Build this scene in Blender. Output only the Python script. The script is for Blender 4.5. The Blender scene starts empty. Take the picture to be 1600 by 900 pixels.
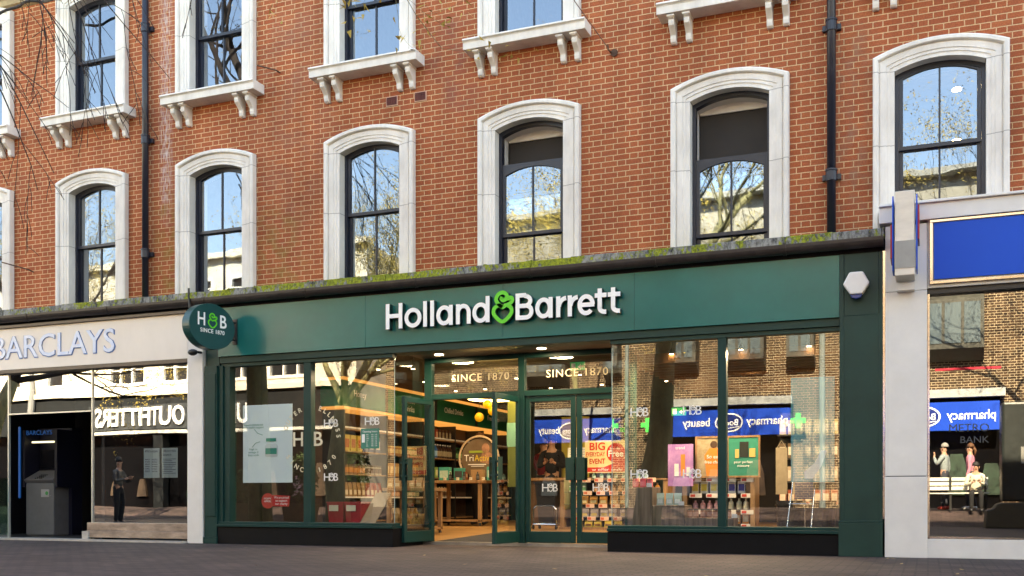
import bpy, bmesh, math, random
from mathutils import Vector, Matrix, Quaternion
R = math.radians
sc = bpy.context.scene
COL = sc.collection

# ------------------------------------------------------------------ camera
cd = bpy.data.cameras.new('camera'); cam = bpy.data.objects.new('camera', cd); COL.objects.link(cam)
cd.sensor_width = 36; cd.lens = 36; cd.shift_y = 0.20625; cd.clip_start = .05; cd.clip_end = 2000
cam.location = (0, -13.13, .68); cam.rotation_euler = (R(90), 0, R(22.1)); sc.camera = cam

# ------------------------------------------------------------------ light
SUN_AZ, SUN_EL = R(7), R(40.5)      # azimuth from +Y towards +X: the sun stands behind the brick terrace
wd = bpy.data.worlds.new('World'); sc.world = wd; wd.use_nodes = True
nt = wd.node_tree; bg = nt.nodes['Background']; bg.inputs[1].default_value = .15
sk = nt.nodes.new('ShaderNodeTexSky'); sk.sky_type = 'NISHITA'; sk.sun_disc = False
sk.sun_elevation = SUN_EL; sk.sun_rotation = SUN_AZ; sk.air_density = 1.0; sk.dust_density = .4; sk.ozone_density = 2.0
nt.links.new(sk.outputs[0], bg.inputs[0])
sd = bpy.data.lights.new('sun', 'SUN'); sd.energy = 5; sd.angle = R(.53); sd.color = (1, .93, .82)
sun = bpy.data.objects.new('sun', sd); COL.objects.link(sun)
sv = Vector((math.sin(SUN_AZ) * math.cos(SUN_EL), math.cos(SUN_AZ) * math.cos(SUN_EL), math.sin(SUN_EL)))
sun.rotation_mode = 'QUATERNION'; sun.rotation_quaternion = sv.to_track_quat('Z', 'Y'); sun.location = (0, 30, 40)
sc.view_settings.view_transform = 'Standard'; sc.view_settings.look = 'None'
sc.view_settings.exposure = 2.84; sc.view_settings.gamma = 1; sc.view_settings.use_curve_mapping = False
sc.view_settings.use_white_balance = True; sc.view_settings.white_balance_temperature = 9300; sc.view_settings.white_balance_tint = 10
sc.cycles.max_bounces = 10; sc.cycles.transparent_max_bounces = 14; sc.cycles.glossy_bounces = 5; sc.cycles.diffuse_bounces = 4
sc.cycles.sample_clamp_indirect = 6; sc.cycles.caustics_reflective = False; sc.cycles.caustics_refractive = False
sc.cycles.use_denoising = True

# ------------------------------------------------------------------ materials
MATS = {}
def mat(name, col, rough=.6, metal=0, var=.0, vscale=6, bump=0, bscale=60, spec=.5, emit=None, estr=0, stretch=(1, 1, 1), col2=None, alpha=None):
    if name in MATS: return MATS[name]
    m = bpy.data.materials.new(name); m.use_nodes = True; MATS[name] = m
    n = m.node_tree; b = n.nodes['Principled BSDF']
    b.inputs['Base Color'].default_value = (*col, 1); b.inputs['Roughness'].default_value = rough
    b.inputs['Metallic'].default_value = metal; b.inputs['Specular IOR Level'].default_value = spec
    tc = n.nodes.new('ShaderNodeTexCoord'); mp = n.nodes.new('ShaderNodeMapping'); mp.inputs['Scale'].default_value = stretch
    n.links.new(tc.outputs['Object'], mp.inputs[0])
    if var > 0:
        t = n.nodes.new('ShaderNodeTexNoise'); t.inputs['Scale'].default_value = vscale; t.inputs['Detail'].default_value = 6; t.inputs['Roughness'].default_value = .65
        n.links.new(mp.outputs[0], t.inputs[0])
        r = n.nodes.new('ShaderNodeValToRGB'); r.color_ramp.elements[0].position = .3; r.color_ramp.elements[1].position = .7
        c2 = col2 or tuple(min(1, c * (1 + var)) for c in col); c1 = col if col2 else tuple(c * (1 - var) for c in col)
        r.color_ramp.elements[0].color = (*c1, 1); r.color_ramp.elements[1].color = (*c2, 1)
        n.links.new(t.outputs[0], r.inputs[0]); n.links.new(r.outputs[0], b.inputs['Base Color'])
        mr = n.nodes.new('ShaderNodeMapRange'); mr.inputs[3].default_value = max(0, rough - .08); mr.inputs[4].default_value = min(1, rough + .1)
        n.links.new(t.outputs[0], mr.inputs[0]); n.links.new(mr.outputs[0], b.inputs['Roughness'])
    if bump > 0:
        t2 = n.nodes.new('ShaderNodeTexNoise'); t2.inputs['Scale'].default_value = bscale; t2.inputs['Detail'].default_value = 4
        n.links.new(mp.outputs[0], t2.inputs[0])
        bp = n.nodes.new('ShaderNodeBump'); bp.inputs['Strength'].default_value = bump; bp.inputs['Distance'].default_value = .01
        n.links.new(t2.outputs[0], bp.inputs['Height']); n.links.new(bp.outputs[0], b.inputs['Normal'])
    if emit:
        b.inputs['Emission Color'].default_value = (*emit, 1); b.inputs['Emission Strength'].default_value = estr
    return m

def mnode(n, op, a, b=None, c=None):
    q = n.nodes.new('ShaderNodeMath'); q.operation = op
    for i, v in enumerate((a, b, c)):
        if v is None: continue
        if isinstance(v, (int, float)): q.inputs[i].default_value = v
        else: n.links.new(v, q.inputs[i])
    return q.outputs[0]

def brick_mat(name, cols, mortar, L=.3375, H=.075, jw=.012, stains=True, hax='X', flemish=True):
    m = bpy.data.materials.new(name); m.use_nodes = True; n = m.node_tree; b = n.nodes['Principled BSDF']
    b.inputs['Roughness'].default_value = .85; b.inputs['Specular IOR Level'].default_value = .25
    tc = n.nodes.new('ShaderNodeTexCoord'); sp = n.nodes.new('ShaderNodeSeparateXYZ'); n.links.new(tc.outputs['Object'], sp.inputs[0])
    wob = n.nodes.new('ShaderNodeTexNoise'); wob.inputs['Scale'].default_value = 9; n.links.new(tc.outputs['Object'], wob.inputs[0])
    w = mnode(n, 'MULTIPLY', mnode(n, 'SUBTRACT', wob.outputs[0], .5), .008)
    x = mnode(n, 'ADD', sp.outputs[hax], w); z = mnode(n, 'ADD', sp.outputs['Z'], mnode(n, 'MULTIPLY', w, .6))
    zr = mnode(n, 'DIVIDE', z, H); row = mnode(n, 'FLOOR', zr); fz = mnode(n, 'FRACT', zr)
    par = mnode(n, 'PINGPONG', row, 1)
    xs = mnode(n, 'ADD', mnode(n, 'DIVIDE', x, L), mnode(n, 'MULTIPLY', par, .5))
    fx = mnode(n, 'FRACT', xs); cell = mnode(n, 'FLOOR', xs)
    j = jw / L; jz = jw / H
    hd = mnode(n, 'GREATER_THAN', fx, .6667) if flemish else mnode(n, 'MULTIPLY', fx, 0)
    m1 = mnode(n, 'LESS_THAN', fx, j)
    if flemish:
        m2 = mnode(n, 'LESS_THAN', mnode(n, 'ABSOLUTE', mnode(n, 'SUBTRACT', fx, .6667 + j / 2)), j / 2); m1 = mnode(n, 'MAXIMUM', m1, m2)
    m3 = mnode(n, 'LESS_THAN', fz, jz)
    mask = mnode(n, 'MAXIMUM', m1, m3)
    cid = mnode(n, 'ADD', mnode(n, 'MULTIPLY', cell, 2), hd)
    cv = n.nodes.new('ShaderNodeCombineXYZ'); n.links.new(cid, cv.inputs[0]); n.links.new(row, cv.inputs[1])
    wn = n.nodes.new('ShaderNodeTexWhiteNoise'); wn.noise_dimensions = '2D'; n.links.new(cv.outputs[0], wn.inputs[0])
    rp = n.nodes.new('ShaderNodeValToRGB'); rp.color_ramp.elements[0].color = (*cols[0], 1); rp.color_ramp.elements[1].color = (*cols[-1], 1)
    for i, c in enumerate(cols[1:-1]):
        e = rp.color_ramp.elements.new((i + 1) / (len(cols) - 1)); e.color = (*c, 1)
    n.links.new(wn.outputs[0], rp.inputs[0])
    gr = n.nodes.new('ShaderNodeTexNoise'); gr.inputs['Scale'].default_value = 55; gr.inputs['Detail'].default_value = 5; n.links.new(tc.outputs['Object'], gr.inputs[0])
    gm = n.nodes.new('ShaderNodeMapRange'); gm.inputs[1].default_value = .3; gm.inputs[2].default_value = .7; gm.inputs[3].default_value = .78; gm.inputs[4].default_value = 1.2; n.links.new(gr.outputs[0], gm.inputs[0])
    big = n.nodes.new('ShaderNodeTexNoise'); big.inputs['Scale'].default_value = .9; big.inputs['Detail'].default_value = 5; n.links.new(tc.outputs['Object'], big.inputs[0])
    bm_ = n.nodes.new('ShaderNodeMapRange'); bm_.inputs[1].default_value = .3; bm_.inputs[2].default_value = .7; bm_.inputs[3].default_value = .84; bm_.inputs[4].default_value = 1.12; n.links.new(big.outputs[0], bm_.inputs[0])
    smp = n.nodes.new('ShaderNodeMapping'); smp.inputs['Scale'].default_value = (2.2, 1, .28); n.links.new(tc.outputs['Object'], smp.inputs[0])
    stx = n.nodes.new('ShaderNodeTexNoise'); stx.inputs['Scale'].default_value = 1.6; stx.inputs['Detail'].default_value = 6; n.links.new(smp.outputs[0], stx.inputs[0])
    sm_ = n.nodes.new('ShaderNodeMapRange'); sm_.inputs[1].default_value = .35; sm_.inputs[2].default_value = .65; sm_.inputs[3].default_value = .89; sm_.inputs[4].default_value = 1.07; n.links.new(stx.outputs[0], sm_.inputs[0])
    f = mnode(n, 'MULTIPLY', mnode(n, 'MULTIPLY', gm.outputs[0], bm_.outputs[0]), sm_.outputs[0])
    mx = n.nodes.new('ShaderNodeMix'); mx.data_type = 'RGBA'; n.links.new(mask, mx.inputs[0]); n.links.new(rp.outputs[0], mx.inputs[6]); mx.inputs[7].default_value = (*mortar, 1)
    vm = n.nodes.new('ShaderNodeVectorMath'); vm.operation = 'SCALE'; n.links.new(mx.outputs[2], vm.inputs[0]); n.links.new(f, vm.inputs[3])
    out = vm.outputs[0]
    if stains:
        # lime bloom in streaks beside the pipe, green algae on the lower courses
        def blob(xc, xw, z0, z1, col, dens, scl, stretch):
            nonlocal out
            mp = n.nodes.new('ShaderNodeMapping'); mp.inputs['Scale'].default_value = stretch; n.links.new(tc.outputs['Object'], mp.inputs[0])
            t = n.nodes.new('ShaderNodeTexNoise'); t.inputs['Scale'].default_value = scl; t.inputs['Detail'].default_value = 6; n.links.new(mp.outputs[0], t.inputs[0])
            dx = mnode(n, 'SUBTRACT', 1, mnode(n, 'DIVIDE', mnode(n, 'ABSOLUTE', mnode(n, 'SUBTRACT', x, xc)), xw))
            zc = (z0 + z1) / 2; dz = mnode(n, 'SUBTRACT', 1, mnode(n, 'DIVIDE', mnode(n, 'ABSOLUTE', mnode(n, 'SUBTRACT', z, zc)), (z1 - z0) / 2))
            k = mnode(n, 'MULTIPLY', mnode(n, 'MAXIMUM', dx, 0), mnode(n, 'MINIMUM', mnode(n, 'MULTIPLY', mnode(n, 'MAXIMUM', dz, 0), 3), 1))
            th = n.nodes.new('ShaderNodeMapRange'); th.inputs[1].default_value = .42; th.inputs[2].default_value = .72; n.links.new(t.outputs[0], th.inputs[0])
            k = mnode(n, 'MINIMUM', mnode(n, 'MULTIPLY', mnode(n, 'MULTIPLY', k, th.outputs[0]), dens), .85)
            q = n.nodes.new('ShaderNodeMix'); q.data_type = 'RGBA'; n.links.new(k, q.inputs[0]); n.links.new(out, q.inputs[6]); q.inputs[7].default_value = (*col, 1); out = q.outputs[2]
        blob(-11.32, .16, 5.0, 9.4, (.6, .52, .5), 1.4, 14, (3, 1, .5))
        blob(-11.2, .5, 3.8, 5.7, (.22, .17, .035), .8, 5, (1, 1, 1))
        blob(-9.2, .7, 3.7, 5.2, (.22, .19, .05), .6, 5, (1, 1, 1))
        blob(-8.9, .9, 4.6, 9.0, (.25, .13, .1), .55, 2, (1, 1, 1))
        blob(-6.2, .6, 6.1, 7.6, (.2, .08, .07), .9, 2.5, (1, 1, 1))
        blob(-11.3, .45, 5.5, 9.5, (.24, .1, .09), .5, 2, (1, 1, 1))
        blob(-.85, .35, 3.9, 6.6, (.28, .17, .12), .7, 7, (1, 1, .6))
    n.links.new(out, b.inputs['Base Color'])
    bp = n.nodes.new('ShaderNodeBump'); bp.inputs['Strength'].default_value = .6; bp.inputs['Distance'].default_value = .006
    hh = mnode(n, 'ADD', mnode(n, 'SUBTRACT', 1, mask), mnode(n, 'MULTIPLY', gr.outputs[0], .5))
    n.links.new(hh, bp.inputs['Height']); n.links.new(bp.outputs[0], b.inputs['Normal'])
    return m

def glass_mat(name, refl=.25, tint=(1, 1, 1), rt=(.93, .96, .95), wob=.0, wscale=2):
    m = bpy.data.materials.new(name); m.use_nodes = True; n = m.node_tree; n.nodes.remove(n.nodes['Principled BSDF'])
    o = n.nodes['Material Output']; g = n.nodes.new('ShaderNodeBsdfGlossy'); g.inputs['Roughness'].default_value = 0; g.inputs['Color'].default_value = (*rt, 1)
    t = n.nodes.new('ShaderNodeBsdfTransparent'); t.inputs[0].default_value = (*tint, 1)
    ge = n.nodes.new('ShaderNodeNewGeometry'); dt = n.nodes.new('ShaderNodeVectorMath'); dt.operation = 'DOT_PRODUCT'
    n.links.new(ge.outputs['Normal'], dt.inputs[0]); n.links.new(ge.outputs['Incoming'], dt.inputs[1])
    c5 = mnode(n, 'POWER', mnode(n, 'SUBTRACT', 1, mnode(n, 'ABSOLUTE', dt.outputs['Value'])), 5)
    k = mnode(n, 'MINIMUM', mnode(n, 'ADD', mnode(n, 'MULTIPLY', c5, .85), refl + .06), 1)
    mx = n.nodes.new('ShaderNodeMixShader'); n.links.new(k, mx.inputs[0]); n.links.new(t.outputs[0], mx.inputs[1]); n.links.new(g.outputs[0], mx.inputs[2])
    n.links.new(mx.outputs[0], o.inputs[0])
    if wob:
        tc = n.nodes.new('ShaderNodeTexCoord'); tx = n.nodes.new('ShaderNodeTexNoise'); tx.inputs['Scale'].default_value = wscale; tx.inputs['Detail'].default_value = 1
        n.links.new(tc.outputs['Object'], tx.inputs[0])
        bp = n.nodes.new('ShaderNodeBump'); bp.inputs['Strength'].default_value = 1; bp.inputs['Distance'].default_value = wob
        n.links.new(tx.outputs[0], bp.inputs['Height']); n.links.new(bp.outputs[0], g.inputs['Normal'])
    return m

def ledge_mat():
    m = bpy.data.materials.new('mossy_stone'); m.use_nodes = True; n = m.node_tree; b = n.nodes['Principled BSDF']; b.inputs['Roughness'].default_value = .95
    tc = n.nodes.new('ShaderNodeTexCoord')
    def noise(s, st, d=6):
        mp = n.nodes.new('ShaderNodeMapping'); mp.inputs['Scale'].default_value = st; n.links.new(tc.outputs['Object'], mp.inputs[0])
        t = n.nodes.new('ShaderNodeTexNoise'); t.inputs['Scale'].default_value = s; t.inputs['Detail'].default_value = d; t.inputs['Roughness'].default_value = .7; n.links.new(mp.outputs[0], t.inputs[0]); return t.outputs[0]
    a = noise(14, (1, 1, .5)); r = n.nodes.new('ShaderNodeValToRGB'); e = r.color_ramp.elements
    e[0].position = .36; e[0].color = (.03, .03, .025, 1); e[1].position = .6; e[1].color = (.3, .3, .28, 1); n.links.new(a, r.inputs[0])
    c = noise(2.2, (1, 1, 1), 3); d = noise(22, (1, 1, .6))
    mr = n.nodes.new('ShaderNodeMapRange'); mr.inputs[1].default_value = 1.04; mr.inputs[2].default_value = 1.12
    sp = n.nodes.new('ShaderNodeSeparateXYZ'); n.links.new(tc.outputs['Object'], sp.inputs[0])
    mid = mnode(n, 'MULTIPLY', mnode(n, 'SUBTRACT', 1, mnode(n, 'MINIMUM', mnode(n, 'DIVIDE', mnode(n, 'ABSOLUTE', mnode(n, 'ADD', sp.outputs[0], 6.5)), 6.5), 1)), .16)
    n.links.new(mnode(n, 'ADD', mnode(n, 'ADD', c, d), mid), mr.inputs[0])
    r2 = n.nodes.new('ShaderNodeValToRGB'); r2.color_ramp.elements[0].color = (.09, .11, .012, 1); r2.color_ramp.elements[1].color = (.36, .4, .03, 1); n.links.new(noise(30, (1, 1, 1)), r2.inputs[0])
    r2.color_ramp.elements[0].position = .35; r2.color_ramp.elements[1].position = .65
    mx = n.nodes.new('ShaderNodeMix'); mx.data_type = 'RGBA'; n.links.new(mr.outputs[0], mx.inputs[0]); n.links.new(r.outputs[0], mx.inputs[6]); n.links.new(r2.outputs[0], mx.inputs[7])
    n.links.new(mx.outputs[2], b.inputs['Base Color'])
    bp = n.nodes.new('ShaderNodeBump'); bp.inputs['Distance'].default_value = .03; bp.inputs['Strength'].default_value = .8; n.links.new(d, bp.inputs['Height']); n.links.new(bp.outputs[0], b.inputs['Normal'])
    return m

def stone_mat():
    m = mat('portland_stone', (.64, .60, .55), .8, var=.1, vscale=3.5, bump=.15, bscale=80, stretch=(1, 1, .35), col2=(.90, .865, .81))
    n = m.node_tree; b = n.nodes['Principled BSDF']; tc = n.nodes.new('ShaderNodeTexCoord'); sp = n.nodes.new('ShaderNodeSeparateXYZ'); n.links.new(tc.outputs['Object'], sp.inputs[0])
    src = b.inputs['Base Color'].links[0].from_socket
    def near(v): return mnode(n, 'LESS_THAN', mnode(n, 'ABSOLUTE', mnode(n, 'SUBTRACT', sp.outputs[2], v)), .0045)
    k = mnode(n, 'MULTIPLY', mnode(n, 'MAXIMUM', near(0), near(-.885)), .6)
    mx = n.nodes.new('ShaderNodeMix'); mx.data_type = 'RGBA'; n.links.new(k, mx.inputs[0]); n.links.new(src, mx.inputs[6]); mx.inputs[7].default_value = (.12, .1, .09, 1); n.links.new(mx.outputs[2], b.inputs['Base Color'])
    return m

def paver_mat():
    m = bpy.data.materials.new('brick_pavers'); m.use_nodes = True; n = m.node_tree; b = n.nodes['Principled BSDF']
    tc = n.nodes.new('ShaderNodeTexCoord'); mp = n.nodes.new('ShaderNodeMapping'); mp.inputs['Rotation'].default_value = (0, 0, R(0)); n.links.new(tc.outputs['Object'], mp.inputs[0])
    bt = n.nodes.new('ShaderNodeTexBrick'); bt.inputs['Scale'].default_value = 1; bt.inputs['Brick Width'].default_value = .215; bt.inputs['Row Height'].default_value = .105
    bt.inputs['Mortar Size'].default_value = .009; bt.inputs['Color1'].default_value = (.05, .03, .028, 1); bt.inputs['Color2'].default_value = (.095, .06, .056, 1); bt.inputs['Mortar'].default_value = (.008, .007, .007, 1)
    n.links.new(mp.outputs[0], bt.inputs[0])
    t = n.nodes.new('ShaderNodeTexNoise'); t.inputs['Scale'].default_value = 1.3; t.inputs['Detail'].default_value = 7; n.links.new(mp.outputs[0], t.inputs[0])
    mr = n.nodes.new('ShaderNodeMapRange'); mr.inputs[1].default_value = .3; mr.inputs[2].default_value = .7; mr.inputs[3].default_value = .45; mr.inputs[4].default_value = 1.1; n.links.new(t.outputs[0], mr.inputs[0])
    vm = n.nodes.new('ShaderNodeVectorMath'); vm.operation = 'SCALE'; n.links.new(bt.outputs[0], vm.inputs[0]); n.links.new(mr.outputs[0], vm.inputs[3]); n.links.new(vm.outputs[0], b.inputs['Base Color'])
    b.inputs['Roughness'].default_value = .75
    bp = n.nodes.new('ShaderNodeBump'); bp.inputs['Distance'].default_value = .004; bp.inputs['Strength'].default_value = .6; bp.invert = True; n.links.new(bt.outputs[1], bp.inputs['Height']); n.links.new(bp.outputs[0], b.inputs['Normal'])
    return m

def wood_mat(name, c1, c2, scale=3, stretch=(1, 1, .08), rough=.5, dist=2.5):
    m = bpy.data.materials.new(name); m.use_nodes = True; MATS[name] = m; n = m.node_tree; b = n.nodes['Principled BSDF']; b.inputs['Roughness'].default_value = rough
    tc = n.nodes.new('ShaderNodeTexCoord'); mp = n.nodes.new('ShaderNodeMapping'); mp.inputs['Scale'].default_value = stretch; n.links.new(tc.outputs['Object'], mp.inputs[0])
    t = n.nodes.new('ShaderNodeTexNoise'); t.inputs['Scale'].default_value = scale * 8; t.inputs['Detail'].default_value = 8; t.inputs['Distortion'].default_value = dist * .2; n.links.new(mp.outputs[0], t.inputs[0])
    r = n.nodes.new('ShaderNodeValToRGB'); r.color_ramp.elements[0].position = .35; r.color_ramp.elements[1].position = .65; r.color_ramp.elements[0].color = (*c1, 1); r.color_ramp.elements[1].color = (*c2, 1)
    n.links.new(t.outputs[0], r.inputs[0]); n.links.new(r.outputs[0], b.inputs['Base Color'])
    return m

BRICK = brick_mat('red_flemish_brick', [(.34, .086, .036), (.38, .10, .042), (.40, .11, .047), (.36, .095, .043), (.43, .125, .052), (.35, .092, .042)], (.66, .44, .25), jw=.0105)
BROWN = brick_mat('brown_stock_brick', [(.025, .014, .011), (.06, .034, .022), (.095, .052, .03), (.04, .023, .016), (.12, .072, .042)], (.5, .4, .27), L=.3375, stains=False, jw=.015)
STONE = stone_mat(); LEDGE = ledge_mat(); PAVE = paver_mat()
NAVY = mat('navy_gloss_paint', (.012, .015, .028), .35, var=.2)
WHITEP = mat('white_sash_paint', (.72, .7, .68), .5, var=.06)
GREEN = mat('dark_green_paint', (.004, .038, .034), .4, spec=.25, var=.14, vscale=2.5, bump=.04, bscale=12)
GREEN2 = mat('pilaster_green_paint', (.010, .042, .034), .45, spec=.3, var=.16, vscale=2, bump=.05, bscale=9)
FASC = mat('fascia_green_panel', (.0, .14, .128), .2, var=.12, vscale=1.6, spec=.4, bump=.02, bscale=1.2)
PLINTH = mat('black_plinth_paint', (.004, .004, .005), .6, var=.3, spec=.15)
LETW = mat('white_sign_face', (.95, .95, .93), .4, var=.01)
LETG = mat('green_sign_face', (.07, .62, .03), .4, var=.04)
LETSIDE = mat('sign_return_green', (.006, .04, .035), .4, var=.1)
GUT = mat('black_gutter_metal', (.03, .024, .023), .38, var=.35, vscale=8)
NEARBLACK = mat('dark_recess', (.012, .011, .011), .9, var=.3)  # near-black fill for the board under the ledge and the column joints
ROOM = mat('dim_room_paint', (.3, .28, .26), .9, var=.15)
CREAM = mat('cream_fascia_metal', (.74, .70, .66), .3, var=.06, vscale=1.5, stretch=(1, 1, .4))
WCOL = mat('white_column_cladding', (.74, .72, .69), .5, var=.07, vscale=2, bump=.04, bscale=30)
STEEL = mat('polished_steel', (.62, .56, .5), .18, metal=1, var=.1)
CHROME = mat('chrome', (.75, .75, .75), .12, metal=1)
BLUE = mat('blue_sign_panel', (.0, .085, .56), .5, spec=.2, var=.03, vscale=1)
RED = mat('red_plastic', (.5, .02, .05), .4, var=.05)
LBLUE = mat('light_blue_trim', (.25, .45, .75), .4)
G_SHOP = glass_mat('shop_window_glass', .16, (.95, .97, .96), wob=.0004, wscale=1.2)
G_UP = glass_mat('upstairs_window_glass', .17, (.9, .92, .93), (.72, .86, 1), wob=.001, wscale=2.5)
G_BANK = glass_mat('bank_window_glass', .42, (.9, .95, .94), wob=.0012, wscale=1.3)
G_RIGHT = glass_mat('tinted_window_glass', .26, (.5, .42, .3), wob=.0003, wscale=1)
G_DOOR = glass_mat('door_glass', .10, (.95, .97, .96))
G_FAR = glass_mat('far_window_glass', .25, (.6, .65, .7))
OAK = wood_mat('pale_oak', (.26, .14, .065), (.4, .24, .12))
OAKF = wood_mat('oak_floor', (.34, .17, .06), (.5, .28, .11), scale=2, stretch=(.08, 1, 1), rough=.3)
BARN = wood_mat('grey_brown_plank', (.06, .042, .034), (.2, .145, .115), scale=3, stretch=(1, 1, .06), rough=.6)
SGREEN = mat('shop_sign_green', (.0, .13, .055), .5, var=.05)
DARKM = mat('dark_metal', (.02, .02, .02), .4, var=.2)
BLACKP = mat('black_plastic', (.012, .012, .014), .45, var=.2)
WARM = mat('warm_strip', (.4, .22, .09), .5, emit=(1, .45, .12), estr=.12)  # warm glow put into the timber rails themselves
LAMPM = mat('lamp_face', (1, .9, .75), .5, emit=(1, .82, .55), estr=9)
LAMPD = mat('downlight_face', (1, .92, .8), .5, emit=(1, .86, .62), estr=7)
PAPERT = mat('white_card', (.75, .74, .7), .6, var=.03)
REDT = mat('red_card', (.62, .04, .03), .5, var=.03)
YEL = mat('pale_yellow_card', (.8, .68, .36), .6, var=.03)
ICE = mat('ice_blue_poster', (.78, .93, .98), .5, var=.05, vscale=.8)
TEAL = mat('teal_poster', (.16, .58, .64), .5, var=.06, vscale=1.5)
TEXTD = mat('dark_print', (.02, .09, .08), .6)
DECAL = mat('white_vinyl', (.8, .8, .78), .5)
CREAMV = mat('cream_vinyl', (.75, .68, .5), .5)

# ------------------------------------------------------------------ mesh helpers
WL = {}
def wloc(o): return WL.get(o.name, Vector((0, 0, 0))) if o else Vector((0, 0, 0))
def tag(o, label=None, cat=None, group=None, kind=None):
    if label: o['label'] = label
    if cat: o['category'] = cat
    if group: o['group'] = group
    if kind: o['kind'] = kind
    return o
def thing(name, label, cat, loc=(0, 0, 0), group=None):
    o = bpy.data.objects.new(name, None); COL.objects.link(o); o.location = loc; o.empty_display_size = .1
    WL[o.name] = Vector(loc); return tag(o, label, cat, group)
FONTCACHE = {}
def text_geo(body, offset=0.0, res=3, spacing=1.0):
    key = (body, offset, spacing)
    if key in FONTCACHE: return FONTCACHE[key]
    c = bpy.data.curves.new('tmp', 'FONT'); c.body = body; c.resolution_u = res; c.extrude = .05; c.offset = offset; c.space_character = spacing
    o = bpy.data.objects.new('tmp', c); COL.objects.link(o)
    dg = bpy.context.evaluated_depsgraph_get(); dg.update(); me = bpy.data.meshes.new_from_object(o.evaluated_get(dg))
    vs = [v.co.copy() for v in me.vertices]; fs = [tuple(p.vertices) for p in me.polygons]
    bpy.data.objects.remove(o); bpy.data.curves.remove(c); bpy.data.meshes.remove(me)
    FONTCACHE[key] = (vs, fs); return vs, fs
class MB:
    def __init__(s): s.v = []; s.f = []
    def add(s, vs, fs):
        k = len(s.v); s.v += [Vector(v) for v in vs]; s.f += [tuple(i + k for i in f) for f in fs]; return s
    def box(s, x0, x1, y0, y1, z0, z1):
        if x0 > x1: x0, x1 = x1, x0
        if y0 > y1: y0, y1 = y1, y0
        if z0 > z1: z0, z1 = z1, z0
        return s.add([(x0, y0, z0), (x1, y0, z0), (x1, y1, z0), (x0, y1, z0), (x0, y0, z1), (x1, y0, z1), (x1, y1, z1), (x0, y1, z1)],
                     [(0, 3, 2, 1), (4, 5, 6, 7), (0, 1, 5, 4), (1, 2, 6, 5), (2, 3, 7, 6), (3, 0, 4, 7)])
    def prism(s, poly, y0, y1):              # poly in (x,z), CCW seen from -y
        n = len(poly)
        return s.add([(x, y0, z) for x, z in poly] + [(x, y1, z) for x, z in poly],
                     [tuple(range(n)), tuple(range(2 * n - 1, n - 1, -1))] + [(i, i + n, (i + 1) % n + n, (i + 1) % n) for i in range(n)])
    def prism_x(s, poly, x0, x1):            # poly in (y,z)
        n = len(poly)
        return s.add([(x0, y, z) for y, z in poly] + [(x1, y, z) for y, z in poly],
                     [tuple(range(n)), tuple(range(2 * n - 1, n - 1, -1))] + [(i, i + n, (i + 1) % n + n, (i + 1) % n) for i in range(n)])
    def quad(s, a, b, c, d): return s.add([a, b, c, d], [(0, 1, 2, 3)])
    def tube(s, pts, rad, n=8, caps=True):
        pts = [Vector(p) for p in pts]; m = len(pts)
        if not hasattr(rad, '__len__'): rad = [rad] * m
        k = len(s.v); up = None
        for i, p in enumerate(pts):
            t = (pts[min(i + 1, m - 1)] - pts[max(i - 1, 0)]).normalized()
            if up is None: up = Vector((0, 0, 1)) if abs(t.z) < .9 else Vector((1, 0, 0))
            a = t.cross(up)
            if a.length < 1e-4: a = t.cross(Vector((0, 1, 0)))
            a.normalize(); b = a.cross(t).normalized(); up = b
            for q in range(n):
                w = 2 * math.pi * q / n; s.v.append(p + (a * math.cos(w) + b * math.sin(w)) * rad[i])
        for i in range(m - 1):
            for q in range(n):
                s.f.append((k + i * n + q, k + i * n + (q + 1) % n, k + (i + 1) * n + (q + 1) % n, k + (i + 1) * n + q))
        if caps: s.f.append(tuple(k + q for q in range(n - 1, -1, -1))); s.f.append(tuple(k + (m - 1) * n + q for q in range(n)))
        return s
    def lathe(s, prof, c=(0, 0, 0), n=14):
        k = len(s.v); c = Vector(c)
        for r, z in prof:
            for q in range(n):
                w = 2 * math.pi * q / n; s.v.append(c + Vector((r * math.cos(w), r * math.sin(w), z)))
        for i in range(len(prof) - 1):
            for q in range(n):
                s.f.append((k + i * n + q, k + i * n + (q + 1) % n, k + (i + 1) * n + (q + 1) % n, k + (i + 1) * n + q))
        s.f.append(tuple(k + q for q in range(n - 1, -1, -1))); s.f.append(tuple(k + (len(prof) - 1) * n + q for q in range(n)))
        return s
    def disc(s, c, r, right, up, thick, n=40, rx=None):
        c = Vector(c); right = Vector(right).normalized(); up = Vector(up).normalized(); out = right.cross(up); rx = rx or r
        k = len(s.v)
        for d in (0, thick):
            for q in range(n):
                w = 2 * math.pi * q / n; s.v.append(c + right * rx * math.cos(w) + up * r * math.sin(w) + out * d)
        s.f.append(tuple(k + q for q in range(n - 1, -1, -1))); s.f.append(tuple(k + n + q for q in range(n)))
        for q in range(n): s.f.append((k + q, k + (q + 1) % n, k + n + (q + 1) % n, k + n + q))
        return s
    def text(s, body, origin, size, right=(1, 0, 0), up=(0, 0, 1), depth=.004, width=None, offset=0, align='L', spacing=1.0, height=None):
        vs, fs = text_geo(body, offset, spacing=spacing)
        if not vs: return s
        x0 = min(v.x for v in vs); x1 = max(v.x for v in vs); right = Vector(right).normalized(); up = Vector(up).normalized(); out = right.cross(up)
        sx = size if width is None else width / (x1 - x0); off = {'L': x0, 'C': (x0 + x1) / 2, 'R': x1}[align]
        o = Vector(origin)
        return s.add([o + right * ((v.x - off) * sx) + up * (v.y * size) + out * ((v.z + .05) * 10 * depth) for v in vs], fs)
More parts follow.
